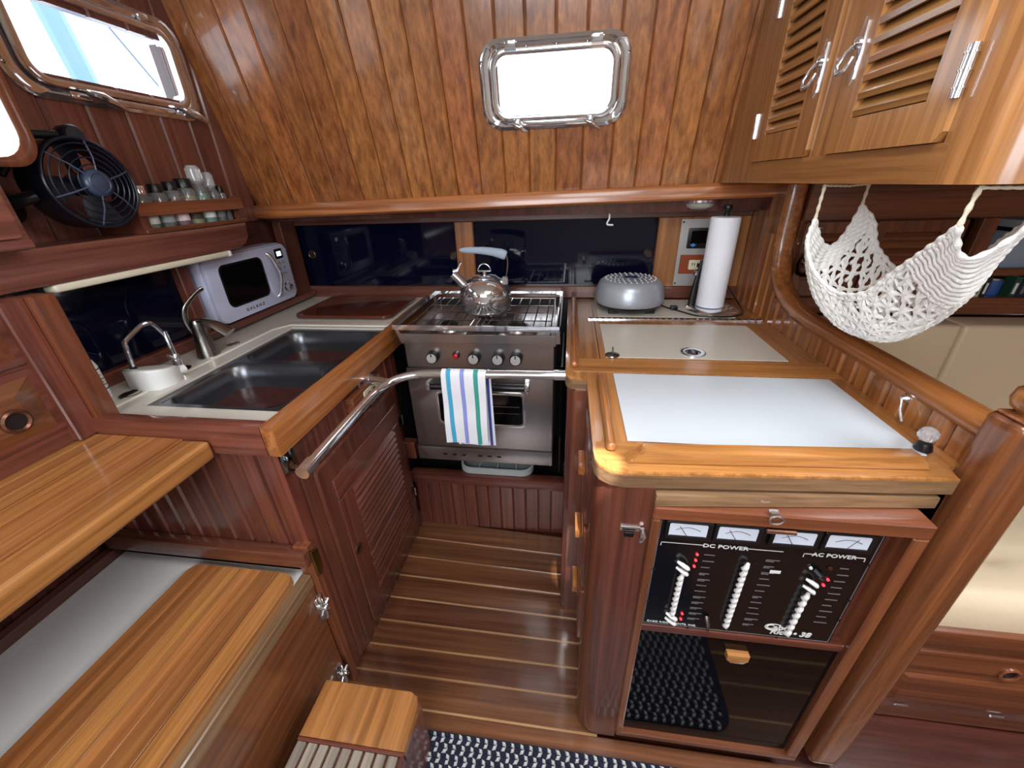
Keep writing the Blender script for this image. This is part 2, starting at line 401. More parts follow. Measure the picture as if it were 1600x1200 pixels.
# ---- ledge below the hull planks (rises slightly to the right)
def ledge():
    mb = MB()
    x0, x1 = -1.262, 0.70
    def sec(x):
        t = (x+1.3)/1.8; zt = 1.355+0.028*t; zb = 1.302+0.028*t
        return [(x, 1.80, zb), (x, 1.592, zb), (x, 1.582, zb+0.008), (x, 1.582, zt-0.014), (x, 1.590, zt-0.002), (x, 1.63, zt), (x, 1.80, zt)]
    rows = [[mb._v(p) for p in sec(x)] for x in (x0, -0.6, 0.0, x1)]
    for A, B in zip(rows, rows[1:]):
        for i in range(7): mb.bm.faces.new((A[i], A[(i+1) % 7], B[(i+1) % 7], B[i]))
    mb.bm.faces.new(rows[0]); mb.bm.faces.new(rows[-1][::-1])
    return mb
t1 = obj('trim_1', ledge(), wood('x', 'teak'), kind='structure')

# ---- beam below the left wall planks, with rounded right end
poly = [(-0.5, 1.232), (1.29, 1.232), (1.325, 1.243), (1.345, 1.265), (1.35, 1.31), (-0.5, 1.31)]
t2 = obj('trim_2', MB(fr('left', (-1.26, 0, 0))).prism(poly, 0, 0.14, 0.006), wood('y', 'rose_haze'), kind='structure')

# ---- right side wall: low partition rising in an S towards the back
prof = [(0.652, 1.0), (0.70, 1.0), (0.80, 1.0), (0.90, 1.0), (1.00, 1.0), (1.10, 1.0), (1.19, 1.0), (1.27, 1.0), (1.35, 1.010), (1.43, 1.038), (1.49, 1.085), (1.52, 1.15), (1.535, 1.24), (1.545, 1.37)]
wrt = struct('wall_right')
def ztop(y):
    if y >= 1.545: return 1.37
    for (a, za), (b, zb) in zip(prof, prof[1:]):
        if a <= y <= b: return za+(zb-za)*(y-a)/(b-a)
    return 1.0
yy = [0.652]
while yy[-1] < 1.79: yy.append(yy[-1]+0.0535)
for a, b in zip(yy, yy[1:]):
    z1 = ztop(a); z2 = ztop(b); z3 = min(z1, z2)
    if z2-z1 > 0.03:
        mb = MB()
        g, ch, X = 0.0008, 0.009, 0.69
        def prof_y(y): return ztop(y)
        sec = [(X+0.014, a+g), (X+0.014, b-g), (X+ch, b-g), (X, b-ch), (X, a+ch), (X+ch, a+g)]
        A = [mb._v((p[0], p[1], 0.93)) for p in sec]; B = [mb._v((p[0], p[1], ztop(p[1]))) for p in sec]
        mb.bm.faces.new(A); mb.bm.faces.new(B[::-1])
        for i in range(6): mb.bm.faces.new((A[i], A[(i+1) % 6], B[(i+1) % 6], B[i]))
        obj('plank', mb, wood('z', 'teak', 0.2), wrt, smooth=0)
    else:
        obj('plank', plank_mesh(fr('right', (0.69, 0, 0)), -b, -a, 0.93, z3, 0.014, 0.009), wood('z', 'teak', 0.2), wrt, smooth=0)
poly = [(-p[0], p[1]) for p in prof]; poly = [(-1.80, 0.0), (-0.652, 0.0)] + poly + [(-1.80, 1.37)]
obj('partition_core', MB(fr('right', (0.7045, 0, 0))).prism(poly, -0.03, 0.0), wood('z', 'red'), wrt, smooth=0)
# rounded cap following the profile
path = smoothpath([(0.713, 0.645, 1.008), (0.713, 0.9, 1.008), (0.713, 1.12, 1.008), (0.713, 1.24, 1.009), (0.713, 1.33, 1.018), (0.713, 1.42, 1.045), (0.713, 1.48, 1.092), (0.713, 1.512, 1.16), (0.713, 1.523, 1.24), (0.713, 1.528, 1.37)], 5)
mb = MB(); mb.tube(path, 1.0, 14, flat=(0.022, 0.032)); obj('cap_rail', mb, wood('y', 'teak', 0.18), wrt, smooth=60)
obj('end_stile', MB().box(0.681, 0.738, 1.515, 1.585, 1.22, 1.375, 0.004), wood('z', 'teak'), wrt)

# ================================================================== PORTLIGHTS
def portlight(name, M, W, H, w, h, dog_x, k=1.0):
    root = struct(name, tuple(M.translation))
    o = rr(-W/2, -H/2, W/2, H/2, 0.062, 6); i0 = rr(-w/2-0.022, -h/2-0.020, w/2+0.022, h/2+0.020, 0.05, 6)
    obj('frame', MB(M).ring(o, i0, -0.02, 0.005, 0.007), CHROME, root, smooth=50)
    i1 = rr(-w/2-0.019, -h/2-0.017, w/2+0.019, h/2+0.017, 0.048, 6); i2 = rr(-w/2, -h/2, w/2, h/2, 0.035, 6)
    obj('inner_frame', MB(M).ring(i1, i2, -0.025, 0.014, 0.004), CHROME, root, smooth=50)
    obj('pane', MB(M).prism(rr(-w/2-0.002, -h/2-0.002, w/2+0.002, h/2+0.002, 0.035, 4), -0.012, -0.008), PANE, root)
    obj('liner', MB(M).ring(rr(-w/2-0.008, -h/2-0.008, w/2+0.008, h/2+0.008, 0.04, 6), rr(-w/2-0.002, -h/2-0.002, w/2+0.002, h/2+0.002, 0.036, 6), -0.07, -0.021), CHROME, root)
    obj('bottom_bar', MB(M).box(-w*0.36, w*0.36, -H/2+0.008, -H/2+0.024, 0.004, 0.016, 0.004, 2), CHROME, root)
    for s in dog_x:
        d = obj('dog', MB(M).lathe([(0.013, 0.0), (0.013, 0.02), (0.009, 0.026), (0.009, 0.034), (0, 0.036)], (s, -H/2+0.018, 0.005), 14), CHROME, root)
        q = MB(M); q.tube([(s-0.016*k, -H/2+0.022, 0.035), (s, -H/2+0.016, 0.038), (s+0.018*k, -H/2+0.006, 0.036), (s+0.034*k, -H/2-0.004, 0.032)], [0.004*k, 0.0065*k, 0.005*k, 0.002], 10)
        obj('wing', q, CHROME, d)
    for s in (-w*0.36, w*0.36):
        hg = MB(M).box(s-0.016, s+0.016, H/2-0.024, H/2-0.006, 0.004, 0.015, 0.003, 2); hg.tube([(s-0.018, H/2-0.026, 0.014), (s+0.018, H/2-0.026, 0.014)], 0.006, 8)
        obj('hinge', hg, CHROME, root)
    for sx, sy in ((-1, 0.45), (-1, -0.45), (1, 0.45), (1, -0.45)):
        obj('screw', MB(M).lathe([(0.0055, 0.0), (0.0055, 0.0018), (0.003, 0.003), (0, 0.0025)], (sx*(W/2-0.010), sy*H*0.6, 0.0065), 10), NICKEL, root)
    return root
Mw = MH @ Matrix.Translation((-0.068, 0.300, 0.002))
portlight('window_1', Mw, 0.455, 0.232, 0.352, 0.152, (-0.115, 0.118))
portlight('window_2', fr('left', (-1.258, 1.200, 1.748)), 0.53, 0.262, 0.415, 0.172, (-0.09, 0.195), 1.9)

# outside, beyond the left portlight
t = thing('neighbouring_boat', 'pale boat with blue stripes, blurred beyond the left window', 'boat', (-3.0, 2.6, 1.0))
mb = MB(); mb.box(-3.4, -3.2, 2.0, 4.4, 1.0, 1.9, 0.05, 2); obj('hull', mb, simple('boat_white', (235, 238, 240), 0.5), t)
obj('blue_cover', MB().box(-3.19, -3.14, 3.62, 3.95, 2.20, 2.9, 0.02), simple('boat_blue', (90, 120, 175), 0.6), t)
obj('mast', MB().tube([(-2.6, 2.45, 0.9), (-2.7, 2.2, 3.4)], 0.055, 10), simple('mast_blue', (120, 150, 190), 0.4), t)
obj('shroud', MB().tube([(-2.6, 3.3, 1.6), (-2.6, 2.3, 2.9)], 0.010, 6), simple('shroud_grey', (110, 120, 135), 0.4), t)
obj('shroud', MB().tube([(-2.6, 3.1, 1.6), (-2.6, 2.2, 2.7)], 0.006, 6), simple('shroud_grey2', (110, 120, 135), 0.4), t)

# ================================================================== DARK SLIDING PANELS
def sliding(label, M, w, h, rings, group='dark sliding locker panels'):
    t = thing('sliding_panel', label, 'panel', tuple(M @ Vector((w/2, 0, 0))), group)
    obj('pane', MB(M).box(0, w, 0, h, -0.012, 0.0), BGLASS, t, smooth=0)
    for x, y in rings:
        obj('finger_ring', MB(M).ring(circ(x, y, 0.0185, 20), circ(x, y, 0.0125, 20), -0.004, 0.003, 0.002), COPPER, t)
        obj('finger_hole', MB(M).prism(circ(x, y, 0.0125, 20), 0.0002, 0.0008), TANK, t)
    return t
B1 = fr('front', (-1.245, 1.786, 0.992))
sliding('dark blue sliding panel on the back wall, left of the post behind the kettle', B1, 0.754, 0.270, [(0.055, 0.142), (0.733, 0.130)])
B2 = fr('front', (-0.412, 1.786, 0.992))
sliding('dark blue sliding panel on the back wall, between the kettle post and the outlet plate', B2, 0.759, 0.270, [(0.735, 0.130)])
B3 = fr('left', (-1.247, 0.68, 0.978))
sliding('dark blue glass panel on the side wall behind the taps', B3, 0.445, 0.255, [])

# ================================================================== SINK CABINET (left)
t = thing('sink_cabinet', 'red-brown cabinet under the double sink, clad in narrow vertical boards with a louvered door', 'cabinet', (-0.94, 1.0, 0))
obj('carcass', MB().box(-1.25, -0.655, 0.665, 1.29, 0.0, 0.86).box(-1.25, -0.67, 1.29, 1.76, 0.0, 0.86), wood('z', 'dark'), t, smooth=0)
y = 0.645; first = None
yb = []
while y < 1.33: yb.append(y); y += 0.0475
for a, b in zip(yb, yb[1:]):
    M = fr('left', (-0.64, 0, 0))
    if a < 0.72: obj('board', plank_mesh(M, a, b, 0.02, 0.885), wood('z', 'red'), t, smooth=0)
    else:
        obj('board', plank_mesh(M, a, b, 0.725, 0.885), wood('z', 'red'), t, smooth=0)
        obj('board', plank_mesh(M, a, b, 0.0, 0.07), wood('z', 'red'), t, smooth=0)
x = -1.24; xb = []
while x < -0.63: xb.append(x); x += 0.0497
for a, b in zip(xb, xb[1:]):
    obj('board', plank_mesh(fr('front', (0, 0.645, 0)), a, b, 0.50, 0.885), wood('z', 'red'), t, smooth=0)
obj('corner_stile', MB().box(-0.672, -0.632, 0.628, 0.652, 0.0, 0.60, 0.003), wood('z', 'mahog'), t)
obj('bottom_rail', MB().box(-1.23, -0.632, 0.612, 0.645, 0.540, 0.590, 0.008, 2), wood('x', 'red'), t)
# door with louvers
D = fr('left', (-0.622, 0, 0))
door = obj('door', MB(D).prism(rr(0.732, 0.055, 1.243, 0.752, 0.012, 2), -0.016, -0.004, 0.003), wood('z', 'red'), t)
obj('door_rail', MB(D).box(0.775, 1.205, 0.615, 0.690, -0.004, 0.003, 0.002), wood('y', 'red'), door)
obj('door_rail', MB(D).box(0.775, 1.205, 0.085, 0.165, -0.004, 0.003, 0.002), wood('y', 'red'), door)
obj('door_stile', MB(D).box(0.775, 0.845, 0.165, 0.615, -0.004, 0.003, 0.002), wood('z', 'red'), door)
obj('door_stile', MB(D).box(1.15, 1.205, 0.165, 0.615, -0.004, 0.003, 0.002), wood('z', 'red'), door)
mb = MB(D); mb.prism([(0, 0)], 0, 0) if False else None
def slat_mb(M, x0, x1, y0, pitch, dep=0.012):
    mb = MB(M)
    sec = [(y0, dep*0.9), (y0+pitch*0.35, dep), (y0+pitch*1.05, 0.0), (y0+pitch*0.75, -0.004), (y0, dep*0.45)]
    A = [mb._v((x0, p[0], p[1]-0.006)) for p in sec]; B = [mb._v((x1, p[0], p[1]-0.006)) for p in sec]
    mb.bm.faces.new(A[::-1]); mb.bm.faces.new(B)
    for i in range(5): mb.bm.faces.new((A[i], A[(i+1) % 5], B[(i+1) % 5], B[i]))
    return mb
s0 = None
for k in range(18):
    if s0 is None: s0 = obj('slat', slat_mb(D, 0.845, 1.15, 0.166, 0.0248, 0.017), wood('y', 'red', 0.3), door, smooth=25)
    else: copy(s0, (0, 0, 0.0248*k))
obj('finger_ring', MB(D).ring(circ(0.797, 0.405, 0.018, 18), circ(0.797, 0.405, 0.011, 18), 0.001, 0.006, 0.002), COPPER, door)
obj('finger_hole', MB(D).prism(circ(0.797, 0.405, 0.011, 18), 0.003, 0.0035), TANK, door)
for z in (0.60, 0.24): obj('hinge', MB(D).box(1.205, 1.238, z-0.018, z+0.018, -0.004, 0.001, 0.001).tube([(1.243, z-0.02, 0.0), (1.243, z+0.02, 0.0)], 0.004, 8), NICKEL, door)
# outlet block
t = thing('outlet_block', 'small teak block with a cream power outlet, mounted behind the chrome rail', 'outlet', (-0.62, 1.03, 0.80))
obj('block', MB(fr('left', (-0.64, 0, 0))).box(0.935, 1.115, 0.803, 0.858, 0.0, 0.032, 0.006, 2), wood('y', 'mahog'), t)
obj('cover_plate', MB(fr('left', (-0.608, 0, 0))).prism(rr(0.995, 0.812, 1.085, 0.848, 0.006, 3), 0.0, 0.003), CREAMP, t)
obj('socket', MB(fr('left', (-0.605, 0, 0))).box(1.015, 1.031, 0.823, 0.837, 0, 0.0008).box(1.047, 1.063, 0.823, 0.837, 0, 0.0008), BLACK, t)

# ---- worktop of the sink unit
t = thing('sink_counter', 'off-white worktop around the double sink, edged in varnished teak', 'counter', (-0.94, 1.2, 0.9))
top = MB()
def slab(mb, x0, x1, y0, y1, hx0, hx1, hy0, hy1, z0, z1):
    mb.box(x0, x1, y0, hy0, z0, z1).box(x0, x1, hy1, y1, z0, z1).box(x0, hx0, hy0, hy1, z0, z1).box(hx1, x1, hy0, hy1, z0, z1)
slab(top, -1.245, -0.644, 0.664, 1.765, -1.035, -0.660, 0.722, 1.318, 0.905, 0.940)
obj('top', top, SOLID, t, smooth=0)
obj('raised_border', MB().prism([(-1.115, 0.70), (-1.09, 0.70), (-1.09, 1.28), (-1.055, 1.34), (-0.66, 1.34), (-0.66, 1.375), (-1.065, 1.375), (-1.115, 1.30)], 0.9395, 0.9435, 0.0015), simple('border_white', (224, 220, 208), 0.2, coat=0.2), t)
obj('front_edging', MB().box(-0.646, -0.614, 0.634, 1.77, 0.876, 0.955, 0.006, 2), wood('y', 'teak', 0.2), t)
obj('side_edging', MB().box(-1.245, -0.646, 0.634, 0.665, 0.876, 0.953, 0.005, 2), wood('x', 'red', 0.2), t)
# deck fittings
for (x, yv, r, m, lb) in ((-1.12, 0.772, 0.026, BLACK, 'black round cap in the worktop beside the filter'), (-1.125, 1.133, 0.022, CHROME, 'round chrome cap in the worktop beside the grey tap')):
    c_ = obj('deck_cap', MB().lathe([(r, 0.9395), (r, 0.9425), (r*0.8, 0.9445), (r*0.75, 0.943), (0, 0.943)], (x, yv, 0), 24), m)
    tag(c_, lb, 'cap')
# ---- double sink
t = thing('double_sink', 'brushed stainless double-bowl sink set into the white worktop', 'sink', (-0.85, 1.02, 0.77))
rim = MB()
def bowl(mb, x0, x1, y0, y1, z0, z1, r=0.05):
    n = 5; L = []
    for k, (ins, z) in enumerate(((0, z1), (0.006, z1-0.006), (0.010, z1-0.05), (0.018, z0+0.03), (0.032, z0+0.008), (0.06, z0))):
        L.append([mb._v((p[0], p[1], z)) for p in rr(x0+ins, y0+ins, x1-ins, y1-ins, max(r-ins*0.3, 0.02), n)])
    for A, B in zip(L, L[1:]):
        m = len(A)
        for i in range(m): mb.bm.faces.new((A[i], A[(i+1) % m], B[(i+1) % m], B[i]))
    mb.bm.faces.new(L[-1])
bowls = [(-1.010, -0.680, 0.745, 1.000), (-1.020, -0.672, 1.025, 1.298)]
zr = 0.934
rim.box(-1.037, -0.658, 0.720, 0.746, zr-0.004, zr).box(-1.037, -0.658, 0.999, 1.026, zr-0.004, zr).box(-1.037, -0.658, 1.297, 1.320, zr-0.004, zr)
rim.box(-1.037, -1.009, 0.746, 0.999, zr-0.004, zr).box(-0.681, -0.658, 0.746, 0.999, zr-0.004, zr).box(-1.037, -1.019, 1.026, 1.297, zr-0.004, zr).box(-0.673, -0.658, 1.026, 1.297, zr-0.004, zr)
obj('rim', rim, DSTEEL, t, smooth=0)
for b_ in bowls:
    mb = MB(); bowl(mb, *b_, 0.77, zr)
    for (cx, cy) in ((b_[0], b_[2]), (b_[1], b_[2]), (b_[1], b_[3]), (b_[0], b_[3])):
        # small corner gussets between square rim cut-out and rounded bowl
        sx = 1 if cx == b_[0] else -1; sy = 1 if cy == b_[2] else -1; r = 0.05
        pts = [(cx, cy)]+[(cx+sx*(r-r*math.sin(a)), cy+sy*(r-r*math.cos(a))) for a in [PI/2*i/5 for i in range(6)]][::1]
        mb.bm.faces.new([mb._v((p[0], p[1], zr-0.001)) for p in pts])
    bo = obj('bowl', mb, DSTEEL, t, smooth=50)
    cx, cy = (b_[0]+b_[1])/2, (b_[2]+b_[3])/2
    obj('drain', MB().ring(circ(cx, cy, 0.042, 24), circ(cx, cy, 0.02, 24), 0.7705, 0.773, 0.001), CHROME, bo)
# ---- cutting board
cb = obj('cutting_board', MB().prism(rr(-1.095, 1.415, -0.685, 1.735, 0.035, 5), 0.9445, 0.956, 0.003), CUTB)
tag(cb, 'glossy dark brown cutting board lying behind the sink', 'cutting board')
# ---- filter tap + filter + tall tap
t = thing('filter_tap', 'slim chrome drinking-water tap with angular bent spout behind the sink', 'tap', (-1.135, 0.925, 0.94))
obj('base_ring', MB().lathe([(0.027, 0.94), (0.027, 0.944), (0.018, 0.947), (0, 0.947)], (-1.125, 0.925, 0), 20), BLACK, t)
obj('stem', MB().lathe([(0.014, 0.945), (0.012, 0.955), (0.011, 0.985), (0.007, 0.992), (0, 0.992)], (-1.125, 0.925, 0), 16).tube([(-1.125, 0.925, 0.985), (-1.125, 0.925, 1.06)], 0.0065, 10), CHROME, t)
obj('spout', MB().tube(smoothpath([(-1.125, 0.925, 1.045), (-1.127, 0.92, 1.06), (-1.128, 0.905, 1.088), (-1.13, 0.885, 1.094), (-1.13, 0.86, 1.085), (-1.13, 0.825, 1.068), (-1.13, 0.818, 1.055), (-1.13, 0.812, 0.995), (-1.13, 0.812, 0.99)], 3), 0.006, 10), CHROME, t)
obj('lever', MB().tube([(-1.125, 0.922, 0.975), (-1.115, 0.905, 0.99), (-1.108, 0.893, 1.0)], [0.006, 0.005, 0.004], 8), CHROME, t)
t = thing('water_filter', 'white plastic water filter housing on the worktop behind the sink', 'water filter', (-1.105, 0.85, 0.94))
poly = [(-1.155, 0.800), (-1.10, 0.785), (-1.062, 0.80), (-1.05, 0.835), (-1.065, 0.875), (-1.12, 0.885), (-1.15, 0.85)]
mb = MB(); mb.prism(poly, 0.9405, 0.998, 0.008, 3)
for v in mb.bm.verts:
    if v.co.z > 0.96: v.co.z -= (v.co.y-0.80)*0.25
obj('housing', mb, WPLAST, t, smooth=60)
obj('nozzle', MB().tube([(-1.08, 0.86, 0.962), (-1.07, 0.892, 0.963)], [0.013, 0.012], 12), WPLAST, t)
obj('inlet_collar', MB().lathe([(0.008, 0.985), (0.008, 1.002), (0, 1.002)], (-1.13, 0.812, 0), 12), BLACK, t)
t = thing('sink_tap', 'brushed nickel mixer tap with flared body and tall curved lever', 'tap', (-1.13, 1.04, 0.94))
M = Matrix.Translation((-1.13, 1.035, 0.94))
obj('body', MB(M).lathe([(0.033, 0.0), (0.032, 0.006), (0.027, 0.03), (0.021, 0.065), (0.019, 0.09), (0.021, 0.108), (0.017, 0.118), (0, 0.12)], (0, 0, 0), 24), NICKEL, t, smooth=60)
sp = MB(M); sp.tube(smoothpath([(-0.005, 0, 0.112), (0.02, 0.004, 0.114), (0.05, 0.01, 0.100), (0.085, 0.018, 0.072)], 4), [0.012+0.013*i/12 for i in range(13)], 12, flat=(0.5, 1.1)); obj('spout', sp, NICKEL, t, smooth=60)
sp = MB(M); sp.tube(smoothpath([(-0.018, -0.004, 0.075), (-0.026, -0.006, 0.115), (-0.018, 0.0, 0.155), (0.0, 0.030, 0.188), (0.014, 0.052, 0.203)], 4), [0.007, 0.008, 0.009, 0.009, 0.009, 0.009, 0.009, 0.0085, 0.008, 0.0075, 0.007, 0.0065, 0.006, 0.006, 0.007, 0.007, 0.006], 10, flat=(0.7, 1.2)); obj('lever', sp, NICKEL, t, smooth=60)
# ---- white lotion bottle by the post
t = thing('soap_bottle', 'white plastic bottle with grey print standing behind the wooden post', 'bottle', (-1.165, 0.775, 0.94))
obj('bottle', MB().lathe([(0.022, 0.9405), (0.024, 0.945), (0.024, 1.025), (0.020, 1.04), (0.010, 1.047), (0.010, 1.051), (0, 1.051)], (-1.18, 0.745, 0), 20), WPLAST, t, smooth=50)
obj('cap', MB().lathe([(0.012, 1.050), (0.012, 1.060), (0.010, 1.063), (0, 1.063)], (-1.18, 0.745, 0), 16), WPLAST, t, smooth=50)
obj('printed_band', MB().lathe([(0.0243, 0.965), (0.0243, 0.968)], (-1.18, 0.745, 0), 20).lathe([(0.0243, 1.018), (0.0243, 1.021)], (-1.18, 0.745, 0), 20), DINK, t)
for i, zz in enumerate((0.978, 0.985, 0.993, 1.003)): obj('printed_line', MB(fr('left', (-1.1555, 0, 0))).box(0.735, 0.757-0.004*(i % 2), zz, zz+0.0028, 0, 0.0006), FAINT, t)

# ---- microwave
MW = fr('left', (-1.20, 1.185, 0.984))
t = thing('microwave', 'pale blue retro microwave with chrome handle, set into the side wall by the sink', 'microwave', (-1.33, 1.4, 0.979))
obj('body', MB(MW).box(0, 0.43, 0.0, 0.228, -0.30, -0.004, 0.018, 3), MICROW, t, smooth=50)
obj('front', MB(MW).prism(rr(0.004, 0.004, 0.426, 0.224, 0.022, 5), -0.006, 0.010, 0.007, 3), MICROW, t, smooth=50)
obj('window_trim', MB(MW).ring(rr(0.055, 0.048, 0.268, 0.196, 0.025, 5), rr(0.062, 0.055, 0.261, 0.189, 0.02, 5), 0.009, 0.0125), BLACK, t)
obj('window', MB(MW).prism(rr(0.060, 0.053, 0.263, 0.191, 0.02, 5), 0.009, 0.011), TINT, t)
hp = MB(MW); hp.tube(smoothpath([(0.303, 0.200, 0.012), (0.310, 0.188, 0.022), (0.318, 0.150, 0.032), (0.322, 0.115, 0.036), (0.318, 0.080, 0.032), (0.310, 0.042, 0.022), (0.303, 0.030, 0.012)], 4), 0.0055, 10, flat=(1, 1.2)); obj('handle', hp, CHROME, t, smooth=60)
obj('display', MB(MW).prism(rr(0.352, 0.170, 0.397, 0.208, 0.005, 3), 0.009, 0.012), BLACK, t)
obj('lit_digits', MB(MW).box(0.362, 0.388, 0.180, 0.198, 0.0118, 0.0125), LCD, t)
for i, (bx, bz) in enumerate(((0.352, 0.150), (0.378, 0.150), (0.352, 0.128), (0.378, 0.128))): obj('button', MB(MW).box(bx, bx+0.019, bz, bz+0.010, 0.009, 0.013, 0.001), GREYP, t)
obj('button', MB(MW).box(0.352, 0.397, 0.106, 0.114, 0.009, 0.013, 0.001), GREYP, t)
obj('dial', MB(MW).lathe([(0.020, 0.009), (0.020, 0.013), (0.014, 0.016), (0.013, 0.030), (0.010, 0.032), (0, 0.032)], (0.372, 0.055, 0), 24), CHROME, t, smooth=50)
text('lettering', 'G A L A N Z', 0.016, MW @ Matrix.Translation((0.170, 0.020, 0.0102)), DINK, t, sx=1.15, bold=0.0003)
for sx in (0.05, 0.38):
    obj('foot', MB(MW).lathe([(0.012, -0.0055), (0.012, 0.004), (0, 0.004)], (0, 0, 0), 12) if False else MB().lathe([(0.012, 0.9785), (0.012, 0.987), (0, 0.987)], (-1.245, 1.185+sx, 0), 12), BLACK, t)

# ---- under-shelf lamp (cream tube)
t = thing('shelf_lamp', 'long cream tube lamp fixed under the beam above the taps', 'lamp', (-1.13, 0.99, 1.205))
obj('housing', MB().box(-1.158, -1.122, 0.735, 1.245, 1.214, 1.2315, 0.006, 3), CREAMP, t, smooth=50)
obj('end_cap', MB().box(-1.160, -1.120, 1.235, 1.25, 1.212, 1.2315, 0.006, 3), WPLAST, t, smooth=50)

# ================================================================== SPICE RACK
t = thing('spice_rack', 'wooden spice rack with slotted front on the left wall beam', 'rack', (-1.17, 1.17, 1.31))
obj('end_panel', MB(fr('front', (0, 0.995, 0))).prism([(-1.258, 1.3105), (-1.118, 1.3105), (-1.118, 1.385), (-1.14, 1.392), (-1.258, 1.392)], -0.012, 0.012, 0.002), wood('z', 'red'), t)
obj('end_panel', MB(fr('front', (0, 1.345, 0))).prism([(-1.258, 1.3105), (-1.118, 1.3105), (-1.118, 1.385), (-1.14, 1.392), (-1.258, 1.392)], -0.010, 0.010, 0.002), wood('z', 'red'), t)
obj('top_rail', MB().box(-1.122, -1.112, 0.985, 1.354, 1.352, 1.386, 0.002), wood('y', 'mahog'), t)
obj('bottom_rail', MB().box(-1.122, -1.112, 0.985, 1.354, 1.3105, 1.322, 0.002), wood('y', 'mahog'), t)
obj('shelf_board', MB().box(-1.258, -1.122, 1.006, 1.336, 1.3105, 1.318), wood('y', 'red'), t)
spec = [  # y, radius, height, fill, lid colour, lid kind, x
 (1.035, 0.024, 0.108, (120, 104, 86), 'silver', 'grey-brown ground spice jar with a silver lid, leftmost in the wooden rack'),
 (1.088, 0.022, 0.112, (84, 70, 58), 'black', 'dark spice jar with a black lid, second from the left in the rack'),
 (1.137, 0.022, 0.118, (150, 40, 62), 'black', 'jar of red spice with a black lid in the middle of the rack'),
 (1.185, 0.023, 0.126, (188, 160, 90), 'blackbig', 'jar of yellow spice with a broad black lid in the rack'),
 (1.235, 0.023, 0.132, (110, 170, 150), 'glass', 'tallest spice jar, greenish content and a clear glass stopper'),
 (1.281, 0.019, 0.118, (70, 46, 40), 'glass', 'narrow jar with dark content and a clear stopper beside the tall jar'),
 (1.316, 0.014, 0.105, (44, 48, 74), 'black', 'thin dark blue jar at the right end of the spice rack')]
for i, (yv, r, h, col, lid, lb) in enumerate(spec):
    x = -1.15
    j = thing('spice_jar', lb, 'jar', (x, yv, 1.318), 'spice jars in the wall rack')
    z0 = 1.3185
    obj('glass', MB().lathe([(r*0.9, z0), (r, z0+0.005), (r, z0+h*0.72), (r*0.7, z0+h*0.82), (r*0.7, z0+h*0.86), (0, z0+h*0.86)], (x, yv, 0), 18), GLASSJ, j, smooth=50)
    obj('spice', MB().lathe([(r*0.85, z0+0.003), (r*0.9, z0+h*0.3), (r*0.9, z0+h*0.62), (0, z0+h*0.62)], (x, yv, 0), 14), simple('spice_%d' % i, col, 0.9), j)
    lm = {'silver': CHROME, 'black': BLACK, 'blackbig': BLACK, 'glass': GLASSJ}[lid]
    lr = r*0.95 if lid == 'blackbig' else r*0.78
    if lid == 'glass': obj('stopper', MB().lathe([(r*0.55, z0+h*0.84), (r*0.9, z0+h*0.9), (r*0.9, z0+h*1.15), (r*0.6, z0+h*1.22), (0, z0+h*1.22)], (x, yv, 0), 14), simple('stopper_glass', (225, 230, 230), 0.1, trans=0.6), j)
    else: obj('lid', MB().lathe([(lr, z0+h*0.8), (lr, z0+h*0.98), (lr*0.9, z0+h*1.0), (0, z0+h)], (x, yv, 0), 18), lm, j, smooth=50)
    obj('paper_label', MB().lathe([(r*1.02, z0+h*0.12), (r*1.02, z0+h*0.32)], (x, yv, 0), 14), simple('label_%d' % i, [(196, 196, 190), (150, 150, 148), (226, 200, 205), (60, 56, 44), (214, 220, 214), (120, 118, 120), (90, 92, 100)][i], 0.7), j)

# ================================================================== FAN
t = thing('cabin_fan', 'round navy-black cabin fan clamped on the left wall beside the spice rack', 'fan', (-1.20, 0.87, 1.42))
fa = Vector((0.80, -0.05, 0.02)).normalized(); fz = fa
fx = Vector((0, 0, 1)).cross(fz).normalized(); fy = fz.cross(fx)
Cn = Vector((-1.09, 0.885, 1.430))
MF = Matrix(((fx.x, fy.x, fz.x, Cn.x), (fx.y, fy.y, fz.y, Cn.y), (fx.z, fy.z, fz.z, Cn.z), (0, 0, 0, 1)))
R = 0.092
obj('shroud', MB(MF).ring(circ(0, 0, R, 40), circ(0, 0, R-0.006, 40), -0.075, 0.0), BLUEBLACK, t, smooth=50)
mb = MB(MF)
mb.tube([(p[0], p[1], 0.0) for p in circ(0, 0, R-0.002, 40)], 0.0045, 6, closed=True)
for rr_, zz in ((0.080, 0.006), (0.066, 0.012), (0.052, 0.016), (0.038, 0.018)): mb.tube([(p[0], p[1], zz) for p in circ(0, 0, rr_, 36)], 0.0016, 5, closed=True)
obj('front_ring', mb, BLUEBLACK, t, smooth=60)
for k in range(6):
    a = PI/3*k+0.3
    g = MB(MF); g.tube([(R*math.cos(a), R*math.sin(a), 0.001), (0.078*math.cos(a), 0.078*math.sin(a), 0.007), (0.055*math.cos(a), 0.055*math.sin(a), 0.017), (0.025*math.cos(a), 0.025*math.sin(a), 0.019)], 0.0017, 6)
    obj('guard_wire', g, simple('fan_wire', (70, 78, 100), 0.3), t)
obj('hub', MB(MF).lathe([(0.028, 0.006), (0.030, 0.014), (0.027, 0.022), (0.020, 0.025), (0.018, 0.0235), (0.010, 0.026), (0, 0.026)], (0, 0, 0), 24), simple('hub_blue_grey', (52, 62, 84), 0.35), t, smooth=50)
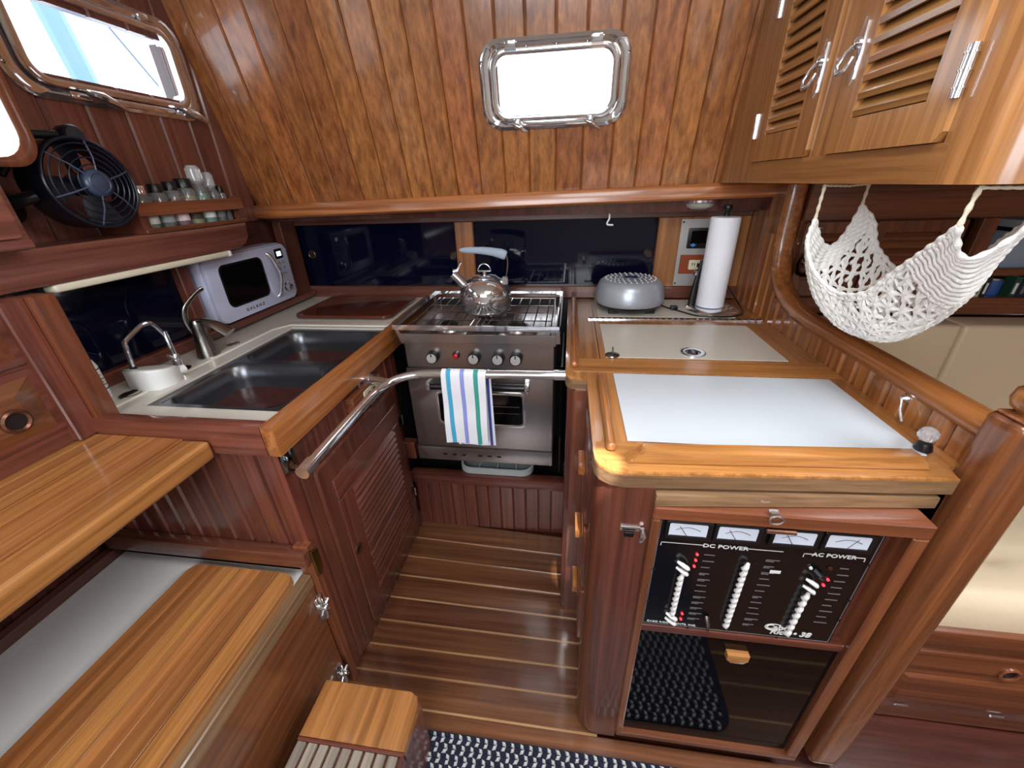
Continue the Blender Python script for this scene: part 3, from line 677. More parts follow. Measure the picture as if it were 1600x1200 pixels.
for k in range(4):
    a0 = PI/2*k
    P = []
    for i in range(6):
        r = 0.022+0.064*i/5; row = []
        for j in range(5):
            a = a0+(0.95-0.25*i/5)*(j/4-0.5)+0.15*i/5
            row.append((r*math.cos(a), r*math.sin(a), -0.022+0.020*(j/4-0.5)))
        P.append(row)
    obj('blade', MB(MF).grid(P, 0.0015), BLUEBLACK, t, smooth=60)
obj('rear_spider', MB(MF).lathe([(0.024, -0.05), (0.024, -0.012), (0, -0.012)], (0, 0, 0), 20).tube([(R-0.004, 0, -0.05), (0, 0, -0.046), (-R+0.004, 0, -0.05)], 0.004, 6).tube([(0, R-0.004, -0.05), (0, 0, -0.046), (0, -R+0.004, -0.05)], 0.004, 6), BLUEBLACK, t)
obj('knob', MB(MF).lathe([(0.020, -0.05), (0.022, -0.045), (0.022, -0.02), (0.018, -0.014), (0, -0.014)], (0.022, 0.098, 0), 18), BLACK, t, smooth=50)
obj('bracket', MB(MF).tube([(-0.095, -0.02, -0.03), (-0.125, -0.03, -0.05), (-0.13, -0.035, -0.10), (-0.10, -0.04, -0.165)], [0.018, 0.022, 0.02, 0.018], 10, flat=(1, 0.6)).tube([(0.02, 0.10, -0.04), (-0.06, 0.095, -0.04), (-0.125, 0.02, -0.05)], 0.009, 8), BLACK, t, smooth=60)
obj('wall_base', MB(fr('left', (-1.259, 0.80, 1.385))).prism(circ(0, 0, 0.035, 20), 0, 0.025, 0.004), BLACK, t)

# ================================================================== LEFT NEAR DRAWER CABINET AND TABLE
t = thing('drawer_cabinet', 'red-brown cabinet with two raised-panel drawers above the teak side table', 'cabinet', (-1.15, 0.2, 0.92))
obj('carcass', MB().box(-1.245, -1.085, -0.35, 0.66, 0.915, 1.228), wood('y', 'red'), t, smooth=0)
obj('post', MB().box(-1.10, -1.045, 0.640, 0.680, 0.93, 1.230, 0.004, 2), wood('z', 'mahog'), t)
obj('stile', MB().box(-1.10, -1.065, 0.598, 0.641, 0.917, 1.230, 0.003), wood('z', 'red'), t)
for k, (z0, z1, lb) in enumerate(((1.108, 1.222, 'upper'), (0.955, 1.098, 'lower'))):
    Dm = fr('left', (-1.083, 0, 0))
    dd = obj('drawer', MB(Dm).prism(rr(-0.25, z0, 0.600, z1, 0.004, 1), 0.0, 0.006), wood('y', 'red'), t)
    # raised field with sloping sides
    a = rr(-0.235, z0+0.014, 0.585, z1-0.014, 0, 1); b = rr(-0.195, z0+0.038, 0.545, z1-0.038, 0, 1)
    mb = MB(Dm); A = [mb._v((p[0], p[1], 0.006)) for p in a]; B = [mb._v((p[0], p[1], 0.020)) for p in b]
    mb.bm.faces.new(B); mb.bm.faces.new(A[::-1])
    for i in range(4): mb.bm.faces.new((A[i], A[(i+1) % 4], B[(i+1) % 4], B[i]))
    obj('raised_field', mb, wood('y', 'mahog', 0.18), dd, smooth=0)
    if k == 1:
        obj('finger_ring', MB(Dm).ring(circ(0.525-0.0, 1.015, 0.024, 22), circ(0.525, 1.015, 0.016, 22), 0.018, 0.024, 0.003), COPPER, dd)
        obj('finger_hole', MB(Dm).prism(circ(0.525, 1.015, 0.016, 22), 0.020, 0.021), TANK, dd)
# upper-left small cupboard at frame edge
t = thing('wall_cupboard', 'red-brown wall cupboard at the left edge beside the fan', 'cupboard', (-1.16, 0.3, 1.31))
obj('carcass', MB().box(-1.258, -1.06, -0.3, 0.700, 1.312, 1.455, 0.008, 2), wood('y', 'rose_haze'), t)
obj('door', MB(fr('left', (-1.06, 0, 0))).prism(rr(-0.2, 1.335, 0.685, 1.448, 0.01, 3), 0.0, 0.010, 0.003), wood('y', 'rose_haze', 0.18), t)
obj('lipping', MB(fr('left', (-1.06, 0, 0))).box(-0.25, 0.695, 1.316, 1.332, 0.0, 0.012, 0.003), wood('y', 'rose_haze'), t)
t = thing('glare_panel', 'round-cornered glowing panel in a wooden frame, added for the white glare above the wall cupboard', 'lamp', (-1.16, 0.62, 1.458))
fr_ = fr('left', (-1.06, 0, 0))
obj('frame', MB(fr_).ring(rr(0.30, 1.458, 0.785, 1.80, 0.05, 6), rr(0.325, 1.474, 0.762, 1.78, 0.045, 6), -0.197, 0.006, 0.004), wood('z', 'mahog', 0.2), t, smooth=50)
obj('glow_panel', MB(fr_).prism(rr(0.324, 1.473, 0.763, 1.781, 0.045, 6), -0.15, 0.004), simple('glare_white', (255, 250, 246), 0.4, emit=1.3), t)  # glowing panel added for the white glare at the left edge, no lamp

t = thing('side_table', 'varnished teak side table of narrow strips with a rounded front edge', 'table', (-0.96, 0.2, 0.9))
edges = [-1.232, -1.19, -1.147, -1.103, -1.06, -1.017, -0.973, -0.93, -0.887, -0.843]
for a, b in zip(edges, edges[1:]):
    obj('strip', MB().box(a+0.0006, b-0.0006, -0.6, 0.632, 0.886, 0.914, 0.0006), wood('y', 'board', 0.18), t, smooth=0)
obj('front_edge', MB().box(-0.8425, -0.775, -0.6, 0.6325, 0.868, 0.915, 0.012, 3), wood('y', 'board', 0.18), t, smooth=50)
obj('bearer', MB().box(-1.235, -1.19, -0.6, 0.63, 0.80, 0.885), wood('y', 'dark'), t)

# ================================================================== LOWER BENCH WITH WHITE TOP
t = thing('low_cabinet', 'low cabinet with speckled white top, teak lipping and red-brown side', 'cabinet', (-0.94, 0.1, 0))
obj('carcass', MB().box(-1.25, -0.655, -0.7, 0.625, 0.0, 0.478), wood('z', 'dark'), t, smooth=0)
obj('top', MB().box(-1.245, -0.672, -0.7, 0.640, 0.478, 0.500, 0.001), simple('speckled_white', (214, 214, 212), 0.35, bump=0.3, bscale=400), t, smooth=0)
obj('lipping', MB().box(-0.672, -0.645, -0.7, 0.628, 0.462, 0.503, 0.003), wood('y', 'pale'), t)
obj('side_panel', MB().box(-0.656, -0.648, -0.7, 0.625, 0.0, 0.462, 0.001), wood('y', 'mahog', 0.2), t, smooth=0)
obj('back_rail', MB().box(-1.25, -1.225, -0.7, 0.64, 0.50, 0.53), wood('y', 'dark'), t)
t = thing('seat_board', 'long oak-coloured board with rounded corners lying on the low white cabinet top', 'board', (-0.82, 0.1, 0.5))
bx = [-0.966, -0.918, -0.868, -0.818, -0.768, -0.718, -0.668]
obj('strip', MB().prism([(-0.966, -0.6), (-0.9185, -0.6), (-0.9185, 0.608), (-0.945, 0.608), (-0.958, 0.602), (-0.966, 0.585)], 0.5005, 0.526, 0.004, 2), wood('y', 'board', 0.3), t)
for a, b in zip(bx[1:], bx[2:-1]): obj('strip', MB().box(a+0.0004, b-0.0004, -0.6, 0.608, 0.5005, 0.526, 0.0008), wood('y', 'board', 0.3), t, smooth=0)
obj('strip', MB().prism([(-0.7176, -0.6), (-0.668, -0.6), (-0.668, 0.580), (-0.676, 0.600), (-0.692, 0.608), (-0.7176, 0.608)], 0.5005, 0.527, 0.006, 3), wood('y', 'board', 0.3), t)
# brass corner plate + chrome latches
bp = obj('corner_bracket', MB(fr('left', (-0.6315, 0, 0))).prism([(0.630, 0.583), (0.654, 0.572), (0.654, 0.505), (0.640, 0.488), (0.630, 0.500)], 0.0, 0.008, 0.002), BRASS)
tag(bp, 'worn brass corner bracket at the end of the low cabinet lipping', 'bracket')
for k, (yy_, zz_, lb) in enumerate(((0.618, 0.385, 'chrome barrel bolt with star knob on the low cabinet, just below the brass bracket'), (0.600, 0.10, 'chrome bolt with star knob near the floor, behind the teak step'))):
    t = thing('barrel_bolt', lb, 'bolt', (-0.64, yy_, zz_), 'star-knob bolts on the low cabinet')
    M = fr('left', (-0.648, yy_, zz_))
    obj('plate', MB(M).box(-0.012, 0.012, -0.05, 0.035, 0, 0.004, 0.001), CHROME, t)
    obj('barrel', MB(M).tube([(0, -0.045, 0.010), (0, -0.015, 0.010)], 0.008, 10), CHROME, t)
    obj('bolt_pin', MB(M).tube([(0, 0.01, 0.010), (0, 0.045, 0.010)], 0.006, 10), CHROME, t)
    q = MB(M); q.lathe([(0.010, 0.004), (0.010, 0.022), (0.007, 0.026), (0, 0.026)], (0, 0, 0), 14)
    for a in range(4):
        an = a*PI/2+0.5; q.tube([(0, 0, 0.016), (0.022*math.cos(an), 0.022*math.sin(an), 0.018)], [0.006, 0.0045], 8)
    obj('star_knob', q, CHROME, t, smooth=50)

# ---- companionway step
t = thing('teak_step', 'companionway step with a smooth teak nosing and a slatted grating behind', 'step', (-0.46, 0.3, 0.2))
obj('nosing', MB().prism([(-0.60, 0.392), (-0.338, 0.392), (-0.338, 0.485), (-0.346, 0.503), (-0.365, 0.512), (-0.60, 0.512)], 0.222, 0.25, 0.005, 3), wood('y', 'board', 0.2), t)
obj('frame', MB().box(-0.60, -0.345, 0.10, 0.391, 0.205, 0.235), wood('x', 'red'), t)
obj('frame_edge', MB().box(-0.345, -0.336, 0.10, 0.391, 0.215, 0.248, 0.002), wood('y', 'red'), t)
obj('frame_edge', MB().box(-0.60, -0.336, 0.384, 0.3915, 0.215, 0.249, 0.002), wood('x', 'red'), t)
for k in range(9):
    x = -0.597+k*0.0282
    obj('grating_slat', MB().box(x, x+0.0215, 0.10, 0.3835, 0.236, 0.246, 0.001), wood('y', 'grey', 0.5), t, smooth=0)
obj('stringer', MB().box(-0.355, -0.339, 0.10, 0.50, 0.0, 0.222), wood('z', 'red'), t)
obj('stringer', MB().box(-0.60, -0.58, 0.10, 0.50, 0.0, 0.222), wood('z', 'red'), t)

# ---- braided rug
t = thing('braided_rug', 'navy and white braided rug on the floor by the step', 'rug', (0.0, 0.3, 0))
obj('base', MB().prism(rr(-0.42, -0.2, 0.50, 0.533, 0.05, 5), 0.0005, 0.006), RUGD, t)
def braid(par):
    mb = MB()
    rows = int(0.72/0.0115)
    for r in range(rows):
        y = 0.526-r*0.0115
        if y < 0.20: break
        n = int(0.91/0.0125)
        for k in range(n):
            if (k//1+(r//2)*1) % 2 != par: continue
            x = -0.412+k*0.0125+random.uniform(-0.001, 0.001); s = 1 if r % 2 else -1
            if x > 0.49 or (y > 0.50 and (x < -0.395 or x > 0.47)): continue
            L, W = 0.0088*random.uniform(0.85, 1.15), 0.0052
            a = s*random.uniform(0.6, 0.95)
            c, sn = math.cos(a), math.sin(a)
            pts = [(-L, 0), (0, -W), (L, 0), (0, W)]
            base = [mb._v((x+p[0]*c-p[1]*sn, y+p[0]*sn+p[1]*c, 0.006)) for p in pts]
            tp = [mb._v((x+(p[0]*c-p[1]*sn)*0.6, y+(p[0]*sn+p[1]*c)*0.6, 0.0105)) for p in pts]
            mb.bm.faces.new(tp)
            for i in range(4): mb.bm.faces.new((base[i], base[(i+1) % 4], tp[(i+1) % 4], tp[i]))
    return mb
obj('white_strands', braid(0), RUGL, t, kind='stuff')
obj('navy_strands', braid(1), RUGD, t, kind='stuff')

# ================================================================== KICK WALL BELOW THE COOKER
ks = struct('wall_kick', (-0.3, 1.3, 0))
obj('backing', MB().box(-0.66, 0.03, 1.3135, 1.33, 0.0, 0.255), wood('z', 'dark'), ks, smooth=0)
x = -0.645
while x < 0.01:
    obj('board', plank_mesh(fr('front', (0, 1.30, 0)), x, x+0.0545, 0.0, 0.255, 0.012, 0.004), wood('z', 'red'), ks, smooth=0); x += 0.0545
obj('rail', MB().box(-0.655, 0.02, 1.285, 1.335, 0.252, 0.296, 0.006, 2), wood('x', 'red'), ks)
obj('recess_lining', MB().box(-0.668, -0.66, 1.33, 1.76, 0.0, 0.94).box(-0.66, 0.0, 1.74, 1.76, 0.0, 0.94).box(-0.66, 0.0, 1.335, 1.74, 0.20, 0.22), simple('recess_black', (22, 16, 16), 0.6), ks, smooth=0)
obj('side_block', MB().box(-0.652, -0.60, 1.262, 1.30, 0.395, 0.475, 0.003), wood('z', 'red'), ks)

# ================================================================== COOKER
YC = 1.25
t = thing('gas_cooker', 'stainless steel gimballed gas cooker with oven below', 'cooker', (-0.305, 1.45, 0.41))
FC = fr('front', (-0.305, YC, 0))
obj('body', MB().box(-0.570, -0.042, 1.262, 1.685, 0.462, 0.915, 0.004), STEEL, t)
obj('control_panel', MB(FC).box(-0.264, 0.264, 0.820, 0.922, -0.012, 0.0, 0.003), STEEL, t)
obj('lower_skirt', MB(FC).prism([(-0.275, 0.412), (0.262, 0.412), (0.262, 0.474), (-0.275, 0.474)], -0.02, 0.002, 0.002), STEEL, t)
for px in (-0.163, -0.125, -0.087, -0.021, 0.017, 0.055):
    obj('vent_slot', MB(FC).prism(rr(px-0.009, 0.438, px+0.009, 0.446, 0.004, 3), 0.002, 0.0028), BLACK, t)
od = obj('oven_door', MB(FC).box(-0.272, 0.262, 0.479, 0.815, -0.012, 0.0, 0.004, 2), STEEL, t)
obj('window_frame', MB(FC).ring(rr(-0.172, 0.583, 0.162, 0.728, 0.02, 4), rr(-0.162, 0.593, 0.152, 0.718, 0.015, 4), -0.002, 0.004, 0.001), CHROME, od)
obj('window', MB(FC).prism(rr(-0.164, 0.591, 0.154, 0.720, 0.015, 4), -0.001, 0.001), TINT, od)
obj('oven_rack', MB(FC).box(-0.15, 0.14, 0.668, 0.671, 0.0012, 0.002).box(-0.15, 0.14, 0.640, 0.642, 0.0012, 0.002), NICKEL, od)
hb = MB(FC); hb.tube([(-0.175, 0.762, 0.034), (0.165, 0.766, 0.034)], 0.0125, 14)
obj('handle', hb, BLACK, od, smooth=60)
for sx in (-0.182, 0.172): obj('handle_post', MB(FC).box(sx-0.008, sx+0.008, 0.748, 0.780, 0.0, 0.044, 0.004, 2), CHROME, od)
for k, px in enumerate((-0.160, -0.012, 0.072, 0.134)):
    kn = obj('knob', MB(FC).lathe([(0.023, 0.0), (0.022, 0.020), (0.0205, 0.026), (0.0205, 0.0265), (0, 0.0265)], (px, 0.866, 0), 24), BLACK, t, smooth=40)
    obj('knob_face', MB(FC).lathe([(0.0175, 0.0262), (0.017, 0.0285), (0, 0.0285)], (px, 0.866, 0), 24), simple('knob_silver', (196, 196, 194), 0.35, 0.3), kn)
    obj('pointer', MB(FC).box(px-0.002, px+0.002, 0.872, 0.883, 0.028, 0.0295), BLACK, kn)
ig = obj('igniter_ring', MB(FC).lathe([(0.013, 0.0), (0.013, 0.006), (0.010, 0.008), (0, 0.008)], (-0.077, 0.872, 0), 18), BLACK, t)
obj('igniter_button', MB(FC).lathe([(0.009, 0.006), (0.009, 0.014), (0.006, 0.016), (0, 0.016)], (-0.077, 0.870, 0), 16), RED, ig)
# hob tray and burners
obj('hob_tray', MB().box(-0.572, -0.036, 1.238, 1.69, 0.915, 0.922).box(-0.572, -0.036, 1.236, 1.242, 0.915, 0.945).box(-0.572, -0.568, 1.24, 1.69, 0.922, 0.94).box(-0.040, -0.036, 1.24, 1.69, 0.922, 0.94), STEEL, t)
for bx_, by_, br in ((-0.43, 1.36, 0.045), (-0.18, 1.36, 0.045), (-0.305, 1.55, 0.035)):
    b_ = obj('burner', MB().lathe([(br*1.7, 0.922), (br*1.6, 0.926), (br*1.1, 0.929), (br, 0.938), (br*0.9, 0.944), (0, 0.944)], (bx_, by_, 0), 28), STEEL, t, smooth=40)
    obj('burner_cap', MB().lathe([(br*0.7, 0.943), (br*0.7, 0.950), (br*0.6, 0.953), (0, 0.953)], (bx_, by_, 0), 24), BLACK, b_)
# pan grates: wire
ZG = 0.968
def wire(pts, r=0.0024): return MB().tube(pts, r, 6)
for (x0, x1) in ((-0.555, -0.315), (-0.295, -0.055)):
    g = MB()
    g.tube([(x0, 1.262, ZG-0.004), (x1, 1.262, ZG-0.004), (x1, 1.665, ZG-0.004), (x0, 1.665, ZG-0.004)], 0.003, 6, closed=True)
    go = obj('grate_frame', g, NICKEL, t)
    n = 6
    for k in range(n):
        x = x0+0.02+(x1-x0-0.04)*k/(n-1)
        obj('grate_rod', wire([(x, 1.262, ZG-0.003), (x, 1.665, ZG-0.003)]), NICKEL, go)
    for yv in (1.36, 1.46, 1.56): obj('grate_rod', wire([(x0, yv, ZG-0.006), (x1, yv, ZG-0.006)]), NICKEL, go)
    for (lx, ly) in ((x0, 1.262), (x1, 1.262), (x0, 1.665), (x1, 1.665)): obj('grate_leg', wire([(lx, ly, ZG-0.004), (lx, ly, 0.922)]), NICKEL, go)
# fiddle rails around the hob
FR = 1.232
rail = MB()
zt = 0.985
rail.box(-0.585, -0.022, FR-0.004, FR, zt-0.018, zt)
obj('fiddle_rail', rail, CHROME, t, smooth=0)
obj('fiddle_rail', MB().box(-0.590, -0.022, 1.700, 1.704, zt-0.014, zt), CHROME, t, smooth=0)
obj('fiddle_rail', MB().box(-0.590, -0.586, FR-0.004, 1.704, zt-0.016, zt), CHROME, t, smooth=0)
obj('fiddle_rail', MB().box(-0.026, -0.022, FR-0.004, 1.704, zt-0.016, zt), CHROME, t, smooth=0)
obj('fiddle_apron', MB().box(-0.572, -0.036, 1.230, 1.236, 0.922, 0.953, 0.001), STEEL, t)
for sx in (-0.585, -0.036):
    obj('fiddle_bracket', MB(fr('front', (0, FR, 0))).prism([(sx, 0.970), (sx+0.012, 0.970), (sx+0.014+(0.012 if sx < -0.3 else 0), 0.925), (sx+0.002+(0.012 if sx < -0.3 else -0.008), 0.925)], -0.003, 0.001), STEEL, t)
    obj('fiddle_bracket', MB().prism([(sx, 1.66), (sx+0.012, 1.66), (sx+0.012, 1.70), (sx, 1.70)], 0.92, 0.975), STEEL, t)
# black gap strips
t = thing('oven_tray', 'grey baking sheet stored upright in the gap right of the cooker', 'tray', (-0.014, 1.5, 0.296))
obj('sheet', MB().box(-0.018, -0.012, 1.345, 1.70, 0.30, 0.80, 0.001), GREYP, t)
obj('rolled_rim', MB().tube([(-0.015, 1.345, 0.30), (-0.015, 1.335, 0.80)], 0.005, 8), NICKEL, t)
# dish rack beneath the cooker
t = thing('dish_tray', 'light grey plastic tray pushed into the gap under the cooker', 'tray', (-0.28, 1.42, 0.296))
mb = MB(); mb.ring(rr(-0.44, 1.31, -0.125, 1.58, 0.05, 5), rr(-0.43, 1.32, -0.135, 1.57, 0.045, 5), 0.298, 0.325, 0.003)
obj('rim', mb, simple('tray_grey', (176, 182, 180), 0.4), t, smooth=50)
obj('base', MB().prism(rr(-0.435, 1.315, -0.13, 1.575, 0.05, 5), 0.2965, 0.303), simple('tray_grey2', (140, 148, 146), 0.4), t)
for k in range(3): obj('rib', MB().box(-0.36+0.08*k, -0.355+0.08*k, 1.32, 1.57, 0.303, 0.314), simple('tray_grey3', (190, 194, 192), 0.4), t)

# ================================================================== KETTLE
t = thing('kettle', 'polished steel whistling kettle with a pale wrapped handle, on the cooker', 'kettle', (-0.31, 1.47, 0.9685))
K = Matrix.Translation((-0.312, 1.475, 0.9685))
obj('body', MB(K).lathe([(0.086, 0.0), (0.094, 0.004), (0.096, 0.012), (0.096, 0.070), (0.094, 0.080), (0.086, 0.096), (0.070, 0.112), (0.050, 0.122), (0.045, 0.1235), (0, 0.1235)], n=40), CHROME, t, smooth=50)
ld = obj('lid', MB(K).lathe([(0.046, 0.1235), (0.047, 0.126), (0.040, 0.130), (0.018, 0.133), (0.007, 0.134), (0.0065, 0.146), (0, 0.146)], n=28), CHROME, t, smooth=50)
obj('lid_loop', MB(K).tube([(0.024*math.cos(a)*1.0, 0, 0.146+max(0, 0.026*math.sin(a))) for a in [PI*i/12 for i in range(13)]], 0.0028, 8).tube([(-0.024, 0, 0.146), (0.024, 0, 0.146)], 0.0028, 8), CHROME, ld, smooth=60)
obj('spout', MB(K).tube([(-0.072, -0.004, 0.088), (-0.098, -0.006, 0.118), (-0.118, -0.008, 0.138)], [0.019, 0.017, 0.017], 16), CHROME, t, smooth=50)
obj('spout_flap', MB(K).tube([(-0.114, -0.008, 0.146), (-0.098, -0.008, 0.152), (-0.094, -0.008, 0.164), (-0.085, -0.008, 0.180)], [0.010, 0.006, 0.004, 0.005], 8), CHROME, t, smooth=50)
obj('handle_bracket', MB(K).box(0.064, 0.088, -0.012, 0.012, 0.098, 0.124, 0.003), CHROME, t)
obj('handle_wire', MB(K).tube(smoothpath([(0.078, 0, 0.112), (0.086, 0, 0.150), (0.088, 0, 0.185), (0.080, 0, 0.212), (0.06, 0, 0.218)], 4), 0.0028, 8), NICKEL, t)
g = smoothpath([(0.084, 0, 0.200), (0.062, 0, 0.208), (0.02, 0, 0.216), (-0.03, 0, 0.220), (-0.088, 0, 0.221)], 4)
obj('handle_grip', MB(K).tube(g, [0.014, 0.017, 0.018, 0.0185, 0.018, 0.017, 0.016, 0.0155, 0.015, 0.0145, 0.014, 0.013, 0.0125, 0.012, 0.011, 0.009, 0.004], 14, flat=(0.95, 0.8)), WRAP, t, smooth=60)

# ================================================================== CHROME SAFETY RAIL + TOWEL
t = thing('safety_rail', 'bent chrome grab rail running along the sink unit and across the cooker', 'rail', (-0.4, 0.95, 0.88))
RP = smoothpath([(-0.545, 0.600, 0.868), (-0.545, 0.80, 0.872), (-0.541, 0.92, 0.877), (-0.525, 0.975, 0.884), (-0.495, 1.008, 0.892), (-0.45, 1.024, 0.898), (-0.38, 1.028, 0.902), (-0.2, 1.028, 0.906), (-0.002, 1.028, 0.910)], 6)
obj('bar', MB().tube(RP, 0.0125, 16), CHROME, t, smooth=60)
obj('socket', MB().tube([(-0.035, 1.028, 0.9095), (-0.001, 1.028, 0.910)], 0.0155, 16), CHROME, t, smooth=50)
obj('socket', MB().tube([(-0.545, 0.598, 0.868), (-0.545, 0.635, 0.869)], 0.0155, 16), CHROME, t, smooth=50)
obj('foot_bracket', MB().tube([(-0.545, 0.61, 0.868), (-0.575, 0.615, 0.864), (-0.625, 0.665, 0.850)], [0.011, 0.010, 0.011], 12).box(-0.642, -0.626, 0.648, 0.690, 0.815, 0.878, 0.004), simple('tarnished_chrome', (120, 126, 128), 0.15, 1.0), t, smooth=50)
obj('tee_bracket', MB().tube([(-0.52, 0.995, 0.886), (-0.56, 1.03, 0.872), (-0.632, 1.045, 0.868)], 0.012, 12).tube([(-0.62, 1.045, 0.868), (-0.60, 1.043, 0.869)], 0.017, 14).box(-0.642, -0.632, 1.022, 1.068, 0.845, 0.895, 0.003), CHROME, t, smooth=50)

tw = thing('tea_towel', 'white tea towel with blue, lilac and green stripes hung over the chrome rail', 'towel', (-0.29, 1.02, 0.66))
def towel(x0, x1, yo, zbot, tilt, front=True):
    P = []; yc, zc, rr_ = 1.028, 0.904, 0.0165
    rows = []
    if front:
        for a in [PI*0.5*i/4 for i in range(5)]: rows.append((yc-rr_*math.sin(a)-0.0, zc+rr_*math.cos(a)))
        n = 14
        for i in range(1, n+1): rows.append((yc-rr_-0.0015*math.sin(i*0.8)+yo*i/n, zc-(zc-zbot)*i/n))
    else:
        for a in [PI*0.5*i/4 for i in range(5)]: rows.append((yc+rr_*math.sin(a), zc+rr_*math.cos(a)))
        n = 14
        for i in range(1, n+1): rows.append((yc+rr_+yo*i/n, zc-(zc-zbot)*i/n))
    for k, (y, z) in enumerate(rows):
        s = k/len(rows)
        row = []
        for j in range(15):
            u = j/14
            row.append((x0+(x1-x0)*u+tilt*s, y+0.0022*math.sin(u*9+k*0.3)*s-0.001*s, z))
        P.append(row)
    return P
tm = cloth('striped_towel', [(0.14, 0.235, (70, 160, 200)), (0.44, 0.53, (136, 146, 212)), (0.73, 0.825, (60, 150, 140))], 0, 1, (226, 226, 232))
obj('front_fall', MB().grid(towel(-0.362, -0.229, -0.004, 0.672, -0.006), 0.0025), tm, tw, smooth=60)
tm2 = cloth('striped_towel_back', [(0.10, 0.17, (136, 146, 212)), (0.55, 0.62, (70, 160, 200)), (0.86, 0.93, (60, 70, 140))], 0, 1, (218, 220, 232))
obj('back_fall', MB().grid(towel(-0.345, -0.222, 0.006, 0.640, 0.004, False), 0.0025), tm2, tw, smooth=60)

# ================================================================== RIGHT UNIT (icebox + electrics)
t = thing('icebox_unit', 'red-brown galley unit with rounded corner column below the white-panelled worktop', 'cabinet', (0.35, 0.9, 0))
obj('carcass', MB().box(0.09, 0.655, 0.62, 1.76, 0.0, 0.90).box(0.015, 0.10, 0.97, 1.76, 0.0, 0.90), wood('z', 'dark'), t, smooth=0)
pl_ = [(0.166, 0.5795), (0.12, 0.5795), (0.098, 0.583), (0.078, 0.595), (0.066, 0.612), (0.061, 0.635), (0.061, 0.66), (0.166, 0.66)]
obj('corner_column', MB().prism(pl_, 0.012, 0.905), wood('z', 'red', 0.2), t, smooth=60)
obj('corner_base', MB().prism([(0.165, 0.583), (0.12, 0.583), (0.08, 0.60), (0.066, 0.64), (0.066, 0.66), (0.166, 0.66)], 0.0, 0.0125), wood('z', 'dark'), t)
obj('side_panel', MB().box(0.068, 0.092, 0.66, 0.955, 0.05, 0.905), wood('z', 'red', 0.2), t)
obj('rear_side_panel', MB(fr('right', (0.005, 0, 0))).prism([(-1.30, 0.0), (-0.965, 0.0), (-0.952, 0.012), (-0.947, 0.04), (-0.947, 0.905), (-1.30, 0.905)], -0.02, 0.0, 0.004), wood('z', 'dark', 0.2), t)
obj('gap_panel', MB().box(0.02, 0.095, 0.945, 0.97, 0.0, 0.905), wood('z', 'red', 0.2), t)
for k, (z0, z1) in enumerate(((0.68, 0.865), (0.46, 0.66), (0.24, 0.44))):
    dr = obj('drawer', MB(fr('right', (0.068, 0, 0))).prism(rr(-0.93, z0, -0.70, z1, 0.006, 2), 0.0, 0.014, 0.003), wood('z', 'red', 0.2), t)
    obj('pull', MB(fr('right', (0.054, 0, 0))).box(-0.85, -0.78, (z0+z1)/2-0.013, (z0+z1)/2+0.013, 0.0, 0.017, 0.004, 2), wood('y', 'teak', 0.2), dr)
# pull-out board slot
obj('end_stile', MB().box(0.619, 0.657, 0.62, 0.64, 0.0, 0.90), wood('z', 'dark'), t)
obj('top_rail', MB().box(0.160, 0.655, 0.625, 0.645, 0.860, 0.905), wood('x', 'dark'), t)
pb = obj('pull_out_board', MB().prism([(0.166, 0.568), (0.642, 0.612), (0.642, 0.72), (0.166, 0.72)], 0.874, 0.898, 0.004, 2), wood('x', 'pale', 0.2))
tag(pb, 'pale pull-out board just under the front edge of the icebox worktop', 'board')

# worktop
t = thing('icebox_counter', 'varnished teak worktop with white lid panels right of the cooker', 'counter', (0.35, 1.1, 0.9))
ct = MB()
out = [(0.690, 0.648), (0.660, 0.648), (0.656, 0.613), (0.30, 0.590), (0.11, 0.577), (0.085, 0.582), (0.067, 0.595), (0.058, 0.615), (0.056, 0.64), (0.056, 0.952), (0.025, 0.952), (0.010, 0.958), (0.001, 0.972), (-0.002, 0.992), (-0.002, 1.762), (0.690, 1.762)]
ct.prism([(p[0], p[1]) for p in out], 0.932, 0.938, 0.002, 2)
obj('frame', ct, wood('y', 'gold', 0.18), t, smooth=40)
obj('edge_band', MB().prism([(p[0], p[1]) for p in out], 0.905, 0.9318), wood('x', 'pale', 0.2), t, smooth=40)
obj('cross_rail', MB().prism([(0.062, 0.62), (0.12, 0.582), (0.30, 0.594), (0.650, 0.617), (0.652, 0.668), (0.062, 0.668)], 0.9380, 0.9388), wood('x', 'gold', 0.18), t, smooth=0)
obj('cross_rail', MB().box(0.02, 0.688, 0.998, 1.088, 0.9382, 0.9392), wood('x', 'gold', 0.18), t, smooth=0)
lids = [('icebox_lid', 'large white lid panel at the front of the icebox worktop', 0.124, 0.648, 0.674, 0.985, WHITE_L),
        ('icebox_lid', 'white lid panel with a round recessed pull, behind the large front lid', 0.114, 0.605, 1.096, 1.400, CREAM_L),
        ('rear_panel', 'white panel at the back of the worktop under the paper towels', 0.112, 0.601, 1.49, 1.735, CREAM_L)]
for nm, lb, x0, x1, y0, y1, m in lids:
    q = obj('lid_panel' if nm == 'icebox_lid' else 'rear_panel', MB().box(x0, x1, y0, y1, 0.9388, 0.9412, 0.0006), m, t, smooth=0, label=lb)
obj('hinge_rail', MB().box(0.075, 0.688, 1.463, 1.470, 0.938, 0.9420), CHROME, t, smooth=0)
for k in range(28): obj('hinge_knuckle', MB().box(0.080+k*0.0216, 0.093+k*0.0216, 1.462, 1.471, 0.9415, 0.9435), DINK, t, smooth=0) if k % 1 == 0 else None
# seams
obj('seam', MB().box(0.095, 0.0975, 1.09, 1.76, 0.9382, 0.9386), wood('y', 'dark'), t, smooth=0)
